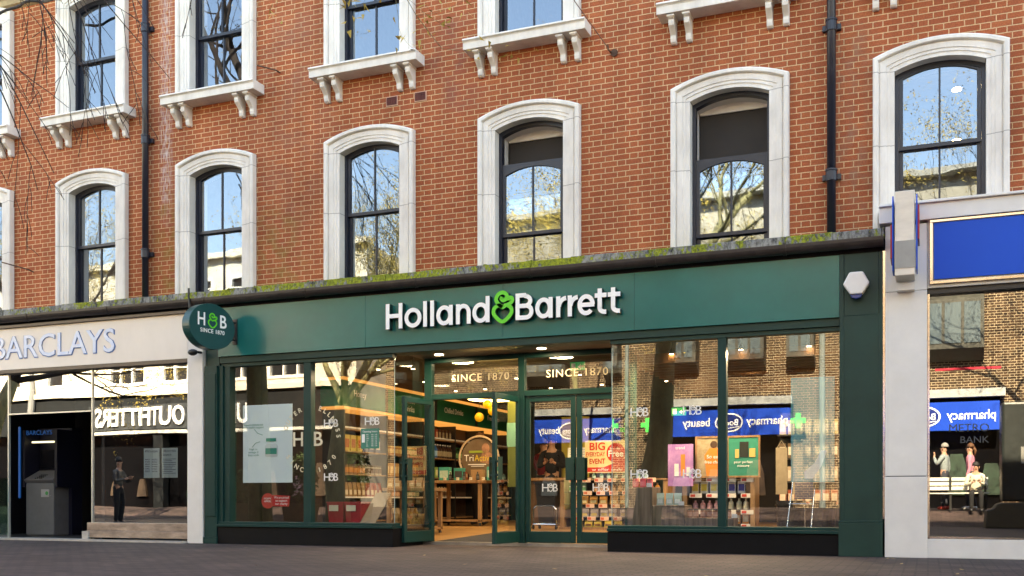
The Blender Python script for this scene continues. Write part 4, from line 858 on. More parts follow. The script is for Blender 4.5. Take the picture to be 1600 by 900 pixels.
wallrow('box', 4.3, 8, .15, 1.84, 'dark red carton on the topmost shelf of the left wall', 'dark red cartons on the topmost shelf', col=(.2, .03, .02), labcol=(.5, .3, .2), h=.2, r=.05)

def table(name, label, x0, x1, y0, y1, zf, zt, leg=.06, shelf=True, wheels=True):
    t = thing(name, label, 'table', ((x0 + x1) / 2, (y0 + y1) / 2, zf)); MB().box(x0, x1, y0, y1, zt - .05, zt).build('tabletop', OAK, t, bevel=.006)
    for a in (x0 + .05, x1 - .05 - leg):
        for b in (y0 + .05, y1 - .05 - leg):
            lg = MB().box(a, a + leg, b, b + leg, zf + .06, zt - .051).build('leg', OAK, t, bevel=.003); MB().lathe([(.022, 0), (.026, .03), (.022, .058)], (a + leg / 2, b + leg / 2, zf), 10).build('castor', DARKM, lg)
    if shelf: MB().box(x0 + .05, x1 - .05, y0 + .05, y1 - .05, zf + .08, zf + .11).build('lower_shelf', OAK, t)
    return t
table('display_table', 'oak display table on castors seen through the open doors', -8.36, -7.3, 3.45, 4.2, .2, 1.02)
goods('box', 2, (-8.15, 3.7, 1.021), (.95, .0, 0), 'teal supplement carton on the oak table', 'teal cartons on the oak table', col=(.05, .4, .33), labcol=(.5, .7, .6), h=.24, r=.10)
goods('box', 1, (-7.82, 3.62, 1.021), (1, 0, 0), 'dark green supplement carton at the middle of the oak table', 'cartons on the oak table', col=(.03, .3, .25), labcol=(.05, .05, .05), h=.22, r=.09)
goods('bottle', 4, (-8.0, 3.6, 1.021), (.27, 0, 0), 'small black bottle on the oak table', 'black bottles on the oak table', col=(.01, .01, .01), capcol=(.02, .02, .02), labcol=(.1, .1, .1), h=.15, r=.028)
goods('box', 1, (-7.50, 3.7, 1.021), (1, 0, 0), 'plain brown cardboard box on the right end of the oak table', 'cartons on the oak table', col=(.42, .25, .12), labcol=(.42, .25, .12), h=.19, r=.11)
goods('price_card', 4, (-8.05, 3.5, 1.021), (.25, 0, 0), 'small round edged white price ticket on the oak table', 'price tickets on the oak table', col=(.7, .5, .3), capcol=(.8, .78, .65), h=.05, r=.03)
# round promotional arch behind the table
pa = thing('promotional_sign', 'round brown advert in a pale hoop frame above the oak table', 'sign', (-7.6, 4.0, 1.02))
CZ = 1.43; CX = -7.62
MB().disc((CX, 4.06, CZ), .36, (1, 0, 0), (0, 0, 1), .02, 44).build('panel', mat('promo_brown', (.13, .075, .04), .5, var=.5, vscale=3, col2=(.2, .15, .1)), pa)
q = MB(); q.tube([(CX + .39 * math.cos(R(a)), 4.02, CZ + .40 * math.sin(R(a))) for a in range(-35, 216, 8)][:], .02, 8)
q.tube([(CX - .32, 4.02, CZ - .22), (CX - .35, 4.02, 1.02)], .02, 8); q.tube([(CX + .32, 4.02, CZ - .22), (CX + .35, 4.02, 1.02)], .02, 8); q.build('hoop', mat('hoop_beige', (.62, .48, .34), .5), pa)
q = MB(); q.text('Tri', (CX - .30, 4.03, 1.38), .17, depth=.002, width=.19); q.build('lettering', LETW, pa); q = MB(); q.text('Active', (CX - .09, 4.03, 1.38), .17, depth=.002, width=.36); q.build('gold_lettering', mat('gold_print', (.75, .55, .08), .5), pa)
q = MB(); q.box(CX - .22, CX + .14, 4.03, 4.035, 1.31, 1.325); q.box(CX - .16, CX + .1, 4.03, 4.035, 1.28, 1.292); q.build('small_print', LETW, pa)
q = MB(); q.box(CX - .2, CX + .16, 4.03, 4.036, 1.53, 1.57); q.build('band', mat('lime_print', (.3, .4, .06), .5), pa)
q = MB(); q.disc((CX + .13, 4.034, 1.61), .095, (1, 0, 0), (0, 0, 1), .004, 24, rx=.075); q.prism([(CX + .02, 1.36), (CX + .3, 1.3), (CX + .28, 1.48), (CX + .2, 1.54), (CX + .06, 1.53)], 4.032, 4.038); q.build('portrait_print', mat('skin_print', (.42, .22, .14), .6, var=.5, vscale=9), pa)
# ring light & lanterns
q = MB(); q.tube([(-7.08 + .42 * math.cos(R(a)), 3.4 + .42 * math.sin(R(a)), 2.45) for a in range(0, 361, 12)], .022, 8, caps=False); q.build('ring_light', mat('ring_glow', (1, .8, .4), .5, emit=(1, .68, .28), estr=4), None, 'glowing ring ceiling light just inside the open doors', 'light')
for i, (x, y, z, lab) in enumerate(((-7.22, 3.5, 2.36, 'topmost yellow globe lantern under the ring light'), (-7.10, 3.45, 2.23, 'middle yellow globe lantern hanging right of the other two'), (-7.36, 3.45, 2.13, 'lowest yellow globe lantern hanging left of the other two'))):
    t = thing('lantern', lab, 'lantern', (x, y, z)); b = MB(); b.lathe([(.08 * math.sin(R(a)) + .001, -.08 * math.cos(R(a))) for a in range(0, 181, 15)], (x, y, z), 18); b.build('globe', mat('lantern_yellow', (.5, .27, .02), .5, emit=(1, .5, .03), estr=.06, var=.1), t, smooth=True); MB().tube([(x, y, z + .1), (x, y, 2.94)], .004, 5).build('cord', DARKM, t)
# lime banner
q = MB(); q.box(-7.0, -6.72, 3.9, 3.91, .9, 2.45); q.build('banner', mat('lime_banner', (.12, .15, .03), .6, var=.1), None, 'tall lime green banner right of the lanterns', 'banner')
q = MB(); q.box(-6.85, -6.45, 3.5, 3.51, 1.6, 2.02); b_ = q.build('hanging_sign', mat('mint_sign', (.25, .6, .45), .5, var=.05), None, 'mint green hanging sign in front of the lime banner', 'sign')
# counter
t = thing('counter', 'dark timber service counter behind the closed doors', 'counter', (-6.1, 4.6, .2)); MB().box(-6.75, -5.5, 4.4, 4.9, .2, 1.02).build('body', mat('counter_brown', (.1, .05, .025), .6, var=.3), t); MB().box(-6.8, -5.45, 4.35, 4.95, 1.021, 1.07).build('top', OAK, t)
q = MB(); q.box(-6.1, -5.72, 4.6, 4.62, 1.15, 1.62); b_ = q.build('menu_board', PAPERT, None, 'pale printed menu board standing on the service counter', 'sign'); q = MB()
for k in range(9): q.box(-6.07, -5.75, 4.596, 4.599, 1.58 - k * .045, 1.587 - k * .045)
q.build('print', mat('menu_blue', (.1, .3, .5), .5), b_); MB().box(-6.02, -5.8, 4.598, 4.62, 1.071, 1.149).build('foot', DARKM, b_)
q = MB(); q.box(-6.5, -5.95, 5.4, 5.42, 1.1, 2.25); q.build('banner', mat('ochre_banner', (.4, .33, .05), .6, var=.1), None, 'ochre banner hanging behind the service counter', 'banner')
for x, y, z, lab in ((-4.78, 1.2, 2.58, 'green exit sign above the closed doors'), (-3.5, 2.2, 1.95, 'green exit sign inside the right shop window')):
    q = MB(); q.box(x - .11, x + .11, y, y + .03, z, z + .12); e_ = q.build('exit_sign', mat('exit_green', (.0, .35, .1), .4, emit=(.0, .6, .2), estr=.04), None, lab, 'sign'); q = MB(); q.box(x - .09, x - .03, y - .004, y - .001, z + .02, z + .1); q.prism([(x + .01, z + .05), (x + .05, z + .02), (x + .05, z + .045), (x + .1, z + .045), (x + .1, z + .065), (x + .05, z + .065), (x + .05, z + .09)], y - .004, y - .001); q.build('pictogram', LETW, e_)
# trolley and crate
t = thing('trolley', 'chrome trolley carrying a black bin behind the closed doors', 'trolley', (-5.62, 2.3, .2)); q = MB()
for x in (-5.84, -5.45):
    q.tube([(x, 2.15, .27), (x, 2.15, .52), (x + (.05 if x < -5.6 else -.05), 2.15, .57)], .012, 8); q.tube([(x, 2.45, .27), (x, 2.45, .52)], .012, 8)
q.tube([(-5.79, 2.15, .57), (-5.50, 2.15, .57)], .012, 8); q.tube([(-5.84, 2.15, .28), (-5.45, 2.15, .28), (-5.45, 2.45, .28), (-5.84, 2.45, .28), (-5.84, 2.15, .28)], .012, 8); q.build('frame', CHROME, t)
for x in (-5.84, -5.45):
    for y in (2.15, 2.45): MB().tube([(x - .012, y, .235), (x + .012, y, .235)], .034, 12).build('wheel', DARKM, t)
t = thing('bin', 'black ribbed bin standing on the chrome trolley', 'bin', (-5.64, 2.32, .3)); MB().add([(-5.76, 2.2, .30), (-5.52, 2.2, .30), (-5.52, 2.42, .30), (-5.76, 2.42, .30), (-5.82, 2.17, .93), (-5.46, 2.17, .93), (-5.46, 2.46, .93), (-5.82, 2.46, .93)], [(0, 3, 2, 1), (0, 1, 5, 4), (1, 2, 6, 5), (2, 3, 7, 6), (3, 0, 4, 7)]).build('body', BLACKP, t); MB().box(-5.84, -5.44, 2.15, 2.48, .93, .96).build('rim', BLACKP, t)
# snack gondola behind the closed doors
gd = thing('snack_stand', 'oak framed snack stand with price cards behind the closed right doors', 'stand', (-4.7, 2.5, .2))
MB().box(-5.42, -5.35, 2.25, 2.75, .2, 1.0).build('side_panel', OAK, gd); MB().box(-3.75, -3.68, 2.25, 2.75, .2, 1.0).build('side_panel', OAK, gd); MB().box(-5.35, -3.75, 2.70, 2.74, .2, 1.0).build('back_panel', BLACKP, gd); MB().box(-5.42, -3.68, 2.2, 2.7, .2, .24).build('base', OAK, gd)
for z in (.40, .60, .80): MB().box(-5.349, -3.751, 2.26, 2.69, z - .015, z).build('shelf', DARKM, gd)
MB().box(-5.42, -3.68, 2.22, 2.76, .98, 1.0).build('top', OAK, gd)
goods('jar', 3, (-5.25, 2.32, .801), (.1, 0, 0), 'small white drink pot at the left of the top shelf of the snack stand', 'white pots on the snack stand', col=(.75, .75, .7), capcol=(.05, .2, .08), labcol=(.1, .35, .15), h=.11, r=.035)
goods('bottle', 11, (-4.85, 2.32, .801), (.1, 0, 0), 'orange juice bottle on the top shelf of the snack stand', 'juice bottles on the snack stand', col=(.6, .25, .05), capcol=(.8, .6, .4), labcol=(.7, .4, .2), h=.13, r=.035)
goods('packet', 9, (-5.2, 2.33, .601), (.16, 0, 0), 'crisp packet on the middle shelf of the snack stand', 'crisp packets on the snack stand', jit=.015, col=(.6, .3, .08), labcol=(.8, .7, .4), h=.13, r=.065)
goods('packet', 9, (-5.2, 2.33, .401), (.16, 0, 0), 'silver snack packet on the lower shelf of the snack stand', 'silver packets on the snack stand', jit=.015, col=(.4, .38, .4), labcol=(.75, .6, .2), h=.13, r=.065)
goods('packet', 8, (-5.15, 2.33, .241), (.17, 0, 0), 'yellow snack packet on the base of the snack stand', 'yellow packets on the snack stand', jit=.015, col=(.7, .55, .1), labcol=(.3, .15, .05), h=.11, r=.065)
for k, z in enumerate((.945, .745, .545, .345)):
    goods('price_card', 7, (-5.18 + .03 * k, 2.2, z), (.21, 0, 0), ['price card on the top edge of the snack stand', 'price card on the upper shelf of the snack stand', 'price card on the middle shelf of the snack stand', 'price card on the lower shelf of the snack stand'][k], 'orange and white price cards on the snack stand', col=(.7, .15, .08), capcol=(.85, .6, .48), h=.065, r=.07)
goods('bottle', 8, (-4.9, 2.4, 1.001), (.12, 0, 0), 'small dark green bottle on top of the snack stand', 'green bottles on top of the snack stand', col=(.02, .12, .08), capcol=(.7, .7, .7), labcol=(.4, .6, .6), h=.1, r=.03)
q = MB(); q.box(-5.12, -4.38, 2.6, 2.62, 1.10, 1.62); po = q.build('poster', YEL, None, 'yellow and red sale poster standing on the snack stand', 'poster')
q = MB(); q.text('BIG', (-4.78, 2.597, 1.47), .17, depth=.002, width=.26, align='R', offset=.02); q.text('EVERYDAY', (-4.78, 2.597, 1.37), .095, depth=.002, width=.32, align='R', offset=.01); q.text('EVENT', (-4.78, 2.597, 1.25), .115, depth=.002, width=.26, align='R', offset=.015)
q.disc((-4.60, 2.598, 1.42), .155, (1, 0, 0), (0, 0, 1), .003, 30); q.box(-5.12, -4.38, 2.594, 2.599, 1.12, 1.19); q.prism([(-4.8, 1.19), (-4.38, 1.19), (-4.38, 1.36)], 2.594, 2.5985); q.build('print', REDT, po)
q = MB(); q.text('Buy 1 Get 1', (-4.60, 2.593, 1.47), .06, depth=.001, width=.2, align='C'); q.text('Free', (-4.60, 2.593, 1.36), .14, depth=.001, width=.25, align='C', offset=.02); q.text('w offer ends', (-4.75, 2.592, 1.135), .06, depth=.001, width=.5, align='C'); q.build('white_print', LETW, po)

# right-hand window display
def plank(name, label, x0, x1, y0, y1, z0, z1):
    t = MB(); t.box(x0, x1, y0, y1, z0, z1); return t.build(name, BARN, None, label, 'plinth', bevel=.004)
plank('display_plinth', 'tall grey brown plank plinth in the left of the right shop window', -3.70, -3.36, .05, .5, .301, .84)
plank('display_plinth', 'middle height plank plinth beside the tall one', -3.355, -2.93, .05, .5, .301, .60)
plank('display_plinth', 'lowest plank plinth by the window mullion', -2.925, -2.30, .05, .4, .301, .44)
goods('jar', 3, (-3.62, .2, .841), (.095, 0, 0), 'pink tub on the tall plank plinth', 'pink tubs on the tall plinth', col=(.6, .06, .12), capcol=(.6, .05, .1), labcol=(.75, .2, .25), h=.115, r=.042)
goods('packet', 3, (-3.28, .2, .601), (.115, 0, 0), 'pale blue pouch on the middle plank plinth', 'blue pouches on the middle plinth', col=(.3, .45, .45), labcol=(.65, .8, .85), h=.16, r=.05)
goods('jar', 7, (-2.88, .15, .441), (.083, 0, 0), 'small brown spice jar with black lid on the lowest plinth', 'spice jars on the lowest plinth', col=(.22, .07, .03), capcol=(.02, .02, .02), labcol=(.45, .25, .2), h=.115, r=.036)
goods('price_card', 1, (-3.40, .06, .841), (1, 0, 0), 'blank white ticket on the tall plinth', 'tickets in the right window', col=(.7, .72, .75), capcol=(.75, .8, .85), h=.05, r=.035)
goods('price_card', 2, (-2.97, .06, .601), (.68, 0, -.16), 'blank white ticket on the lower plinths', 'tickets in the right window', col=(.7, .72, .75), capcol=(.75, .8, .85), h=.05, r=.035)
ds = thing('display_stand', 'oak stand with four shelves of goods behind the right window mullion', 'stand', (-2.7, 1.1, .2))
for x in (-3.13, -2.20): MB().box(x - .03, x + .03, .95, 1.35, .2, 1.02).build('post', OAK, ds)
for z in (.34, .54, .76, .97): MB().box(-3.099, -2.231, .97, 1.33, z - .012, z).build('shelf', DARKM, ds)
MB().box(-3.099, -2.231, 1.34, 1.36, .2, 1.0).build('back_panel', mat('stand_back', (.2, .12, .06), .6, var=.2), ds)
goods('box', 3, (-3.0, 1.05, .761), (.13, 0, 0), 'white and yellow carton on the second shelf of the oak stand', 'yellow cartons on the oak stand', col=(.8, .75, .6), labcol=(.85, .65, .1), h=.17, r=.05)
goods('box', 3, (-2.62, 1.05, .761), (.13, 0, 0), 'white and navy carton on the second shelf of the oak stand', 'navy cartons on the oak stand', col=(.7, .7, .72), labcol=(.05, .05, .3), h=.17, r=.05)
goods('bottle', 4, (-3.0, 1.05, .541), (.1, 0, 0), 'pink bottle on the third shelf of the oak stand', 'pink bottles on the oak stand', col=(.7, .3, .3), capcol=(.8, .6, .6), labcol=(.75, .4, .4), h=.12, r=.036)
goods('bottle', 4, (-2.6, 1.05, .541), (.1, 0, 0), 'cream bottle on the third shelf of the oak stand', 'cream bottles on the oak stand', col=(.7, .65, .5), capcol=(.75, .7, .6), labcol=(.6, .55, .4), h=.15, r=.036)
goods('box', 7, (-3.0, 1.05, .341), (.115, 0, 0), 'orange carton on the bottom shelf of the oak stand', 'orange cartons on the oak stand', col=(.7, .25, .05), labcol=(.8, .7, .55), h=.16, r=.045)
goods('box', 4, (-2.62, 1.1, .971), (.12, 0, 0), 'dark supplement pouch on top of the oak stand', 'dark pouches on the oak stand', col=(.03, .04, .04), labcol=(.35, .35, .28), h=.17, r=.05)
for k, z in enumerate((.915, .70, .475, .285)):
    goods('price_card', 4, (-2.98, .955, z), (.235, 0, 0), 'white price card with red dot on %s shelf of the oak stand' % ['the top', 'the second', 'the third', 'the bottom'][k], 'price cards on the oak stand', col=(.6, .06, .04), capcol=(.82, .76, .68), h=.06, r=.085)
def poster(name, label, x0, x1, y, z0, z1, m, frame=None, fw=.025):
    q = MB(); q.box(x0, x1, y, y + .012, z0, z1); o_ = q.build(name, m, None, label, 'poster')
    if frame: q = MB(); q.box(x0 - fw, x1 + fw, y - .006, y + .016, z1, z1 + fw); q.box(x0 - fw, x1 + fw, y - .006, y + .016, z0 - fw, z0); q.box(x0 - fw, x0, y - .006, y + .016, z0, z1); q.box(x1, x1 + fw, y - .006, y + .016, z0, z1); q.build('frame', frame, o_)
    return o_
PURP = mat('purple_poster', (.3, .13, .42), .5, var=.5, vscale=5, col2=(.6, .32, .6))
po = poster('poster', 'purple cosmetics poster hanging left of the framed posters', -3.34, -2.99, .85, .86, 1.44, PURP)
q = MB(); q.box(-3.16, -3.10, .846, .849, 1.0, 1.3); q.build('product_print', mat('orange_print', (.75, .25, .05), .5), po); q = MB(); q.box(-3.25, -3.19, .845, .849, 1.0, 1.17); q.box(-3.08, -3.03, .845, .849, 1.0, 1.12); q.build('tube_print', DECAL, po); q = MB(); q.text('trend', (-3.17, .845, 1.37), .06, depth=.001, align='C'); q.build('lettering', LETW, po)
po = poster('poster', 'framed poster of a runner in an orange top', -2.95, -2.56, .93, 1.0, 1.52, mat('autumn_print', (.28, .2, .1), .6, var=.4, vscale=8, col2=(.5, .42, .28)), OAK)
q = MB(); q.prism([(-2.82, 1.0), (-2.6, 1.0), (-2.58, 1.3), (-2.66, 1.38), (-2.78, 1.38), (-2.85, 1.28)], .926, .929); q.build('figure_print', MATS['orange_print'], po); q = MB(); q.disc((-2.72, .929, 1.43), .05, (1, 0, 0), (0, 0, 1), .002, 16); q.build('head_print', mat('print_dark_brown', (.08, .04, .02), .6), po); q = MB(); q.text('So easy', (-2.71, .922, 1.24), .07, depth=.001, align='C'); q.text('free choice', (-2.71, .922, 1.17), .06, depth=.001, align='C'); q.build('lettering', LETW, po)
po = poster('poster', 'framed green poster with supplement jars', -2.52, -2.12, .93, 1.0, 1.52, mat('emerald_print', (.02, .25, .17), .5, var=.08), OAK)
q = MB(); q.box(-2.37, -2.25, .926, .929, 1.25, 1.46); q.build('jar_print_dark', mat('black_print', (.015, .02, .015), .5), po); q = MB(); q.box(-2.43, -2.38, .926, .929, 1.24, 1.36); q.box(-2.24, -2.16, .926, .929, 1.25, 1.37); q.build('jar_print', mat('ochre_print', (.6, .45, .15), .5), po); q = MB(); q.text('your perfect', (-2.32, .925, 1.17), .05, depth=.001, align='C'); q.text('mixture', (-2.32, .925, 1.12), .05, depth=.001, align='C'); q.build('lettering', LETW, po)
# dark gondola shelving, cream banners, bins, a-frame behind the right pane
t = thing('wall_shelving', 'dark shelving stocked with goods in the right rear of the shop', 'shelving', (-1.4, 2.8, .2)); MB().box(-2.1, -.7, 3.0, 3.05, .2, 2.0).build('back_panel', BLACKP, t)
for z in (.25, .6, .95, 1.3, 1.65): MB().box(-2.1, -.7, 2.65, 2.999, z - .02, z).build('shelf', DARKM, t)
for z, c, lab in ((.6, (.4, .1, .05), 'red'), (.95, (.5, .4, .3), 'beige'), (1.3, (.15, .1, .06), 'brown'), (1.65, (.45, .4, .2), 'ochre')):
    goods('box', 11, (-2.03, 2.75, z + .001), (.125, 0, 0), '%s carton on the dark shelving at the right rear' % lab, '%s cartons at the right rear' % lab, col=c, labcol=(.7, .65, .55), h=.22, r=.05)
for x, lab in ((-2.02, 'cream hanging banner left of its twin behind the right pane'), (-1.8, 'cream hanging banner right of its twin behind the right pane')):
    q = MB(); q.box(x, x + .16, 1.9, 1.91, .75, 1.42); q.tube([(x + .02, 1.905, 1.42), (x + .08, 1.905, 1.52), (x + .14, 1.905, 1.42)], .006, 6); q.build('banner', mat('cream_cloth', (.3, .25, .18), .9, var=.15, vscale=9), None, lab, 'banner')
t = thing('bin', 'wide black ribbed bin behind the right pane', 'bin', (-1.7, .9, .3))
MB().lathe([(.18, 0), (.2, .36)], (-1.72, 1.15, .301), 20).build('body', BLACKP, t)
for k in range(4): MB().lathe([(.19 + k * .006, 0), (.195 + k * .006, .02)], (-1.72, 1.15, .38 + k * .07), 20).build('rib', DARKM, t)
t = thing('bin', 'second black bin standing right of the wide ribbed one', 'bin', (-1.28, 1.1, .3)); MB().lathe([(.15, 0), (.17, .34)], (-1.3, 1.15, .301), 20).build('body', BLACKP, t); MB().lathe([(.175, 0), (.175, .02)], (-1.3, 1.15, .642), 20).build('rim', BLACKP, t)
t = thing('easel', 'chrome easel in the right shop window', 'easel', (-1.4, .5, .3)); q = MB()
q.tube([(-1.68, .42, .301), (-1.60, .62, 1.12)], .007, 6); q.tube([(-1.38, .42, .301), (-1.34, .6, .95)], .007, 6); q.tube([(-1.67, .45, .62), (-1.37, .45, .62)], .006, 6); q.tube([(-1.5, .86, .301), (-1.5, .65, 1.05)], .007, 6); q.build('legs', CHROME, t)
q = MB(); q.box(-1.6, -1.37, .55, .56, .68, .95); b_ = q.build('notice', mat('navy_card', (.03, .05, .16), .5), None, 'navy notice resting on the chrome easel', 'notice')
# left-hand window display: planters, red crates, timber stands
table('display_table', 'rough oak table in the second window from the left', -8.05, -7.2, 1.2, 1.8, .12, .86, shelf=True)
goods('packet', 6, (-7.98, 1.35, .861), (.13, 0, 0), 'brown paper bag on the rough oak table', 'paper bags on the rough oak table', col=(.45, .3, .15), labcol=(.7, .6, .4), h=.16, r=.055)
goods('jar', 5, (-7.9, 1.4, .231), (.15, 0, 0), 'straw wrapped jar under the rough oak table', 'jars under the rough oak table', col=(.45, .3, .12), capcol=(.5, .35, .15), labcol=(.3, .18, .06), h=.22, r=.06)
RC = mat('crate_red', (.4, .015, .03), .45, var=.15)
for i, (x, z, lab) in enumerate(((-8.28, .301, 'red plastic tub low in the second shop window, nearer the mullion'), (-7.98, .301, 'red plastic tub beside the leaning board'))):
    t = thing('tub', lab, 'tub', (x, .3, z)); MB().add([(x - .12, .2, z), (x + .12, .2, z), (x + .12, .45, z), (x - .12, .45, z), (x - .14, .17, z + .32), (x + .14, .17, z + .32), (x + .14, .47, z + .32), (x - .14, .47, z + .32)], [(0, 3, 2, 1), (0, 1, 5, 4), (1, 2, 6, 5), (2, 3, 7, 6), (3, 0, 4, 7)]).build('body', RC, t); MB().box(x - .1, x + .06, .160, .166, z + .2, z + .29).build('label', CREAMV, t); MB().box(x - .15, x + .15, .165, .48, z + .321, z + .34).build('rim', RC, t)
q = MB(); q.add([(-7.86, .16, .301), (-7.6, .16, .301), (-7.5, .5, .78), (-7.76, .5, .78), (-7.86, .18, .301), (-7.6, .18, .301), (-7.5, .52, .78), (-7.76, .52, .78)], [(0, 1, 2, 3), (4, 7, 6, 5), (0, 4, 5, 1), (1, 5, 6, 2), (2, 6, 7, 3), (3, 7, 4, 0)]); q.build('board', mat('board_tan', (.25, .2, .14), .7, var=.15), None, 'tan board leaning beside the red tubs', 'board')
# shop lamps
LP = []
def spot(x, y, z, label, power=30, size=.3):
    t = thing('ceiling_spotlight', label, 'spotlight', (x, y, z), 'ceiling spotlights in the shop')
    MB().lathe([(.03, 0), (.032, .05), (.02, .06)], (x, y, z), 12).build('housing', DARKM, t); MB().lathe([(.03, -.004), (.028, -.001)], (x, y, z), 12).build('lamp', LAMPM, t); MB().tube([(x, y, z + .06), (x, y, 2.95)], .005, 6).build('stem', DARKM, t)
random.seed(9)
k = 0
for x in (-9.3, -8.2, -7.6, -6.5, -5.3, -4.2, -3.3, -2.5, -1.6):
    for y in (1.3, 2.9, 4.6):
        if y < 2 and -7 < x < -4: continue
        spot(x + random.uniform(-.15, .15), y + random.uniform(-.2, .2), 2.74, 'black ceiling spotlight inside the shop'); k += 1
for (x, y, px) in ((-6.6, .3, 22), (-5.0, .28, 22), (-8.2, 2.6, 9), (-6.6, 3.4, 34), (-6.4, 6.5, 34), (-4.4, 1.9, 36), (-2.6, 1.6, 20), (-1.7, 2.0, 14), (-3.6, 4.5, 50), (-2.2, .55, 75), (-3.35, .35, 75), (-1.4, .7, 30), (-7.6, .7, 16), (-8.1, .4, 20)):  # area light for the ceiling lamps; those by the windows added to brighten displays
    ld = bpy.data.lights.new('shop_lamp_fill', 'AREA'); ld.shape = 'DISK'; ld.size = .35; ld.energy = px * .16; ld.color = (1, .82, .62); lo = bpy.data.objects.new('shop_lamp_fill', ld); COL.objects.link(lo); lo.location = (x, y, 2.77 if (y < .31) else 2.6)

# ================================================================== ACROSS THE STREET (seen in the glass)
WHP = mat('white_render', (.72, .68, .58), .8, var=.1, vscale=1.5, bump=.1)
UO = mat('charcoal_cladding', (.011, .013, .015), .7, var=.3, vscale=3, spec=.2)
ob = thing('white_building', 'white rendered building with charcoal ground floor mirrored in the left windows', 'building', (-40, -17, .42)); OY = -17.0
ops = []
for x in [-20.3, -22.6, -24.9, -27.4]: ops.append((x - .85, x + .85, 4.9, 6.5)); ops.append((x - .7, x + .7, 7.6, 8.7))
for x in [-30.9, -33.0, -36, -39, -42, -45, -48]: ops.append((x - .4, x + .4, 4.95, 5.85)); ops.append((x - .4, x + .4, 7.3, 8.4))
def wall_pos(mb, x0, x1, z0, z1, ops, y0, dy): wall_with_openings(mb, x0, x1, z0, z1, ops, y0, y0 + dy)
q = MB(); wall_pos(q, -80, -17.7, 4.55, 9.4, ops, OY, -.15); q.quad((-17.7, OY, .3), (-17.7, -30, .3), (-17.7, -30, 9.4), (-17.7, OY, 9.4)); q.quad((-80, OY, 9.4), (-17.7, OY, 9.4), (-17.7, -30, 9.4), (-80, -30, 9.4)); q.build('wall', WHP, ob)
q = MB(); q.box(-80, -17.65, OY, OY + .12, 4.5, 4.66); q.box(-80, -17.6, OY - .2, OY + .25, 9.4, 9.62); q.build('cornice', WHP, ob)
for a, b, c, d in ops:
    q = MB(); q.box(a - .06, a + .05, OY - .12, OY + .03, c - .05, d + .05); q.box(b - .05, b + .06, OY - .12, OY + .03, c - .05, d + .05); q.box(a + .051, b - .051, OY - .12, OY + .03, c - .05, c + .06); q.box(a + .051, b - .051, OY - .12, OY + .03, d - .05, d + .05)
    if b - a > 1:
        for t_ in (1 / 3, 2 / 3): q.box(a + (b - a) * t_ - .035, a + (b - a) * t_ + .035, OY - .11, OY + .01, c + .06, d - .05)
        for t_ in (1 / 3, 2 / 3): q.box(a + .05, b - .05, OY - .09, OY - .01, c + (d - c) * t_ - .018, c + (d - c) * t_ + .018)
    w_ = q.build('window', mat('bright_white_paint', (.8, .8, .78), .5), ob); p = MB(); p.quad((a, OY - .1, c), (b, OY - .1, c), (b, OY - .1, d), (a, OY - .1, d)); p.build('pane', mat('black_pane', (.02, .022, .025), .06, spec=.8), w_)
q = MB(); q.box(-80, -17.7, -17.3, OY, 3.1, 4.55); q.box(-18.4, -17.7, -17.3, OY, .3, 3.1); q.box(-26.2, -25.7, -17.3, OY, .3, 3.1); q.build('shop_cladding', UO, ob)
q = MB(); q.box(-31.5, -18.4, -17.35, OY + .08, 3.05, 3.16); q.build('canopy', mat('grey_canopy', (.5, .5, .48), .6), ob)
q = MB(); q.box(-29.2, -21.6, OY + .01, OY + .06, 3.2, 4.15); q.build('sign_board', mat('slate_sign', (.035, .04, .045), .5, var=.1), ob)
q = MB(); q.text('URBAN OUTFITTERS', (-25.4, OY + .07, 3.36), 1.0, right=(-1, 0, 0), depth=.06, width=6.9, align='C', offset=.02); q.build('lettering', LETW, ob)
q = MB(); q.quad((-80, -17.4, .3), (-17.7, -17.4, .3), (-17.7, -17.4, 3.2), (-80, -17.4, 3.2)); q.build('shop_glass', mat('black_shop_glass', (.004, .004, .005), .1, spec=.3), ob)
random.seed(77)
for x in (-19.3, -20.2, -21.3, -22.4, -23.6, -24.7, -27, -28.2, -29.6, -31, -33):
    hh = random.uniform(.5, 1.3); q = MB(); q.prism([(x - .25, .8), (x + .25, .8), (x + .18, .8 + hh * .6), (x + .1, .8 + hh), (x - .12, .8 + hh), (x - .2, .8 + hh * .55)], -17.39, -17.3); q.build('window_display', mat('display_%d' % random.randint(0, 4), random.choice([(.02, .03, .045), (.045, .028, .018), (.04, .025, .05), (.012, .035, .02)]), .6, var=.4, vscale=6), ob)
q = MB(); q.tube([(-32.0, OY + .1, .4), (-32.0, OY + .1, 9.4)], .1, 10); q.build('drainpipe', mat('grey_pipe', (.2, .21, .22), .5), ob)
# brown brick building
oc = thing('brown_brick_building', 'brown brick building with boxy bay windows and blue pharmacy signs mirrored in the right windows', 'building', (-3, -19, .42)); BY = -19.0
q = MB(); q.box(-17.69, 30, -32, BY, 3.62, 7.6); q.build('wall', BROWN, oc); q = MB(); q.box(-17.69, 30, -32, BY - .25, 7.605, 10.2); q.build('upper_wall', mat('pale_upper_render', (.34, .32, .27), .85, var=.25, vscale=4), oc); q = MB(); q.box(-17.69, 30, -19.3, BY + .2, 7.605, 7.8); q.build('string_course', mat('pale_band', (.45, .43, .38), .8, var=.1), oc)
q = MB(); q.box(-17.69, 30, -19.6, BY + .15, 10.205, 10.38); q.build('roof_edge', mat('roof_grey', (.3, .3, .28), .7), oc)
q = MB()
for a, b in ((-9.5, -7.95), (-3.75, -2.1), (1.9, 3.2), (-17.6, -13.0)): q.box(a, b, -19.4, BY, .3, 3.62)
q.build('pier', BROWN, oc)
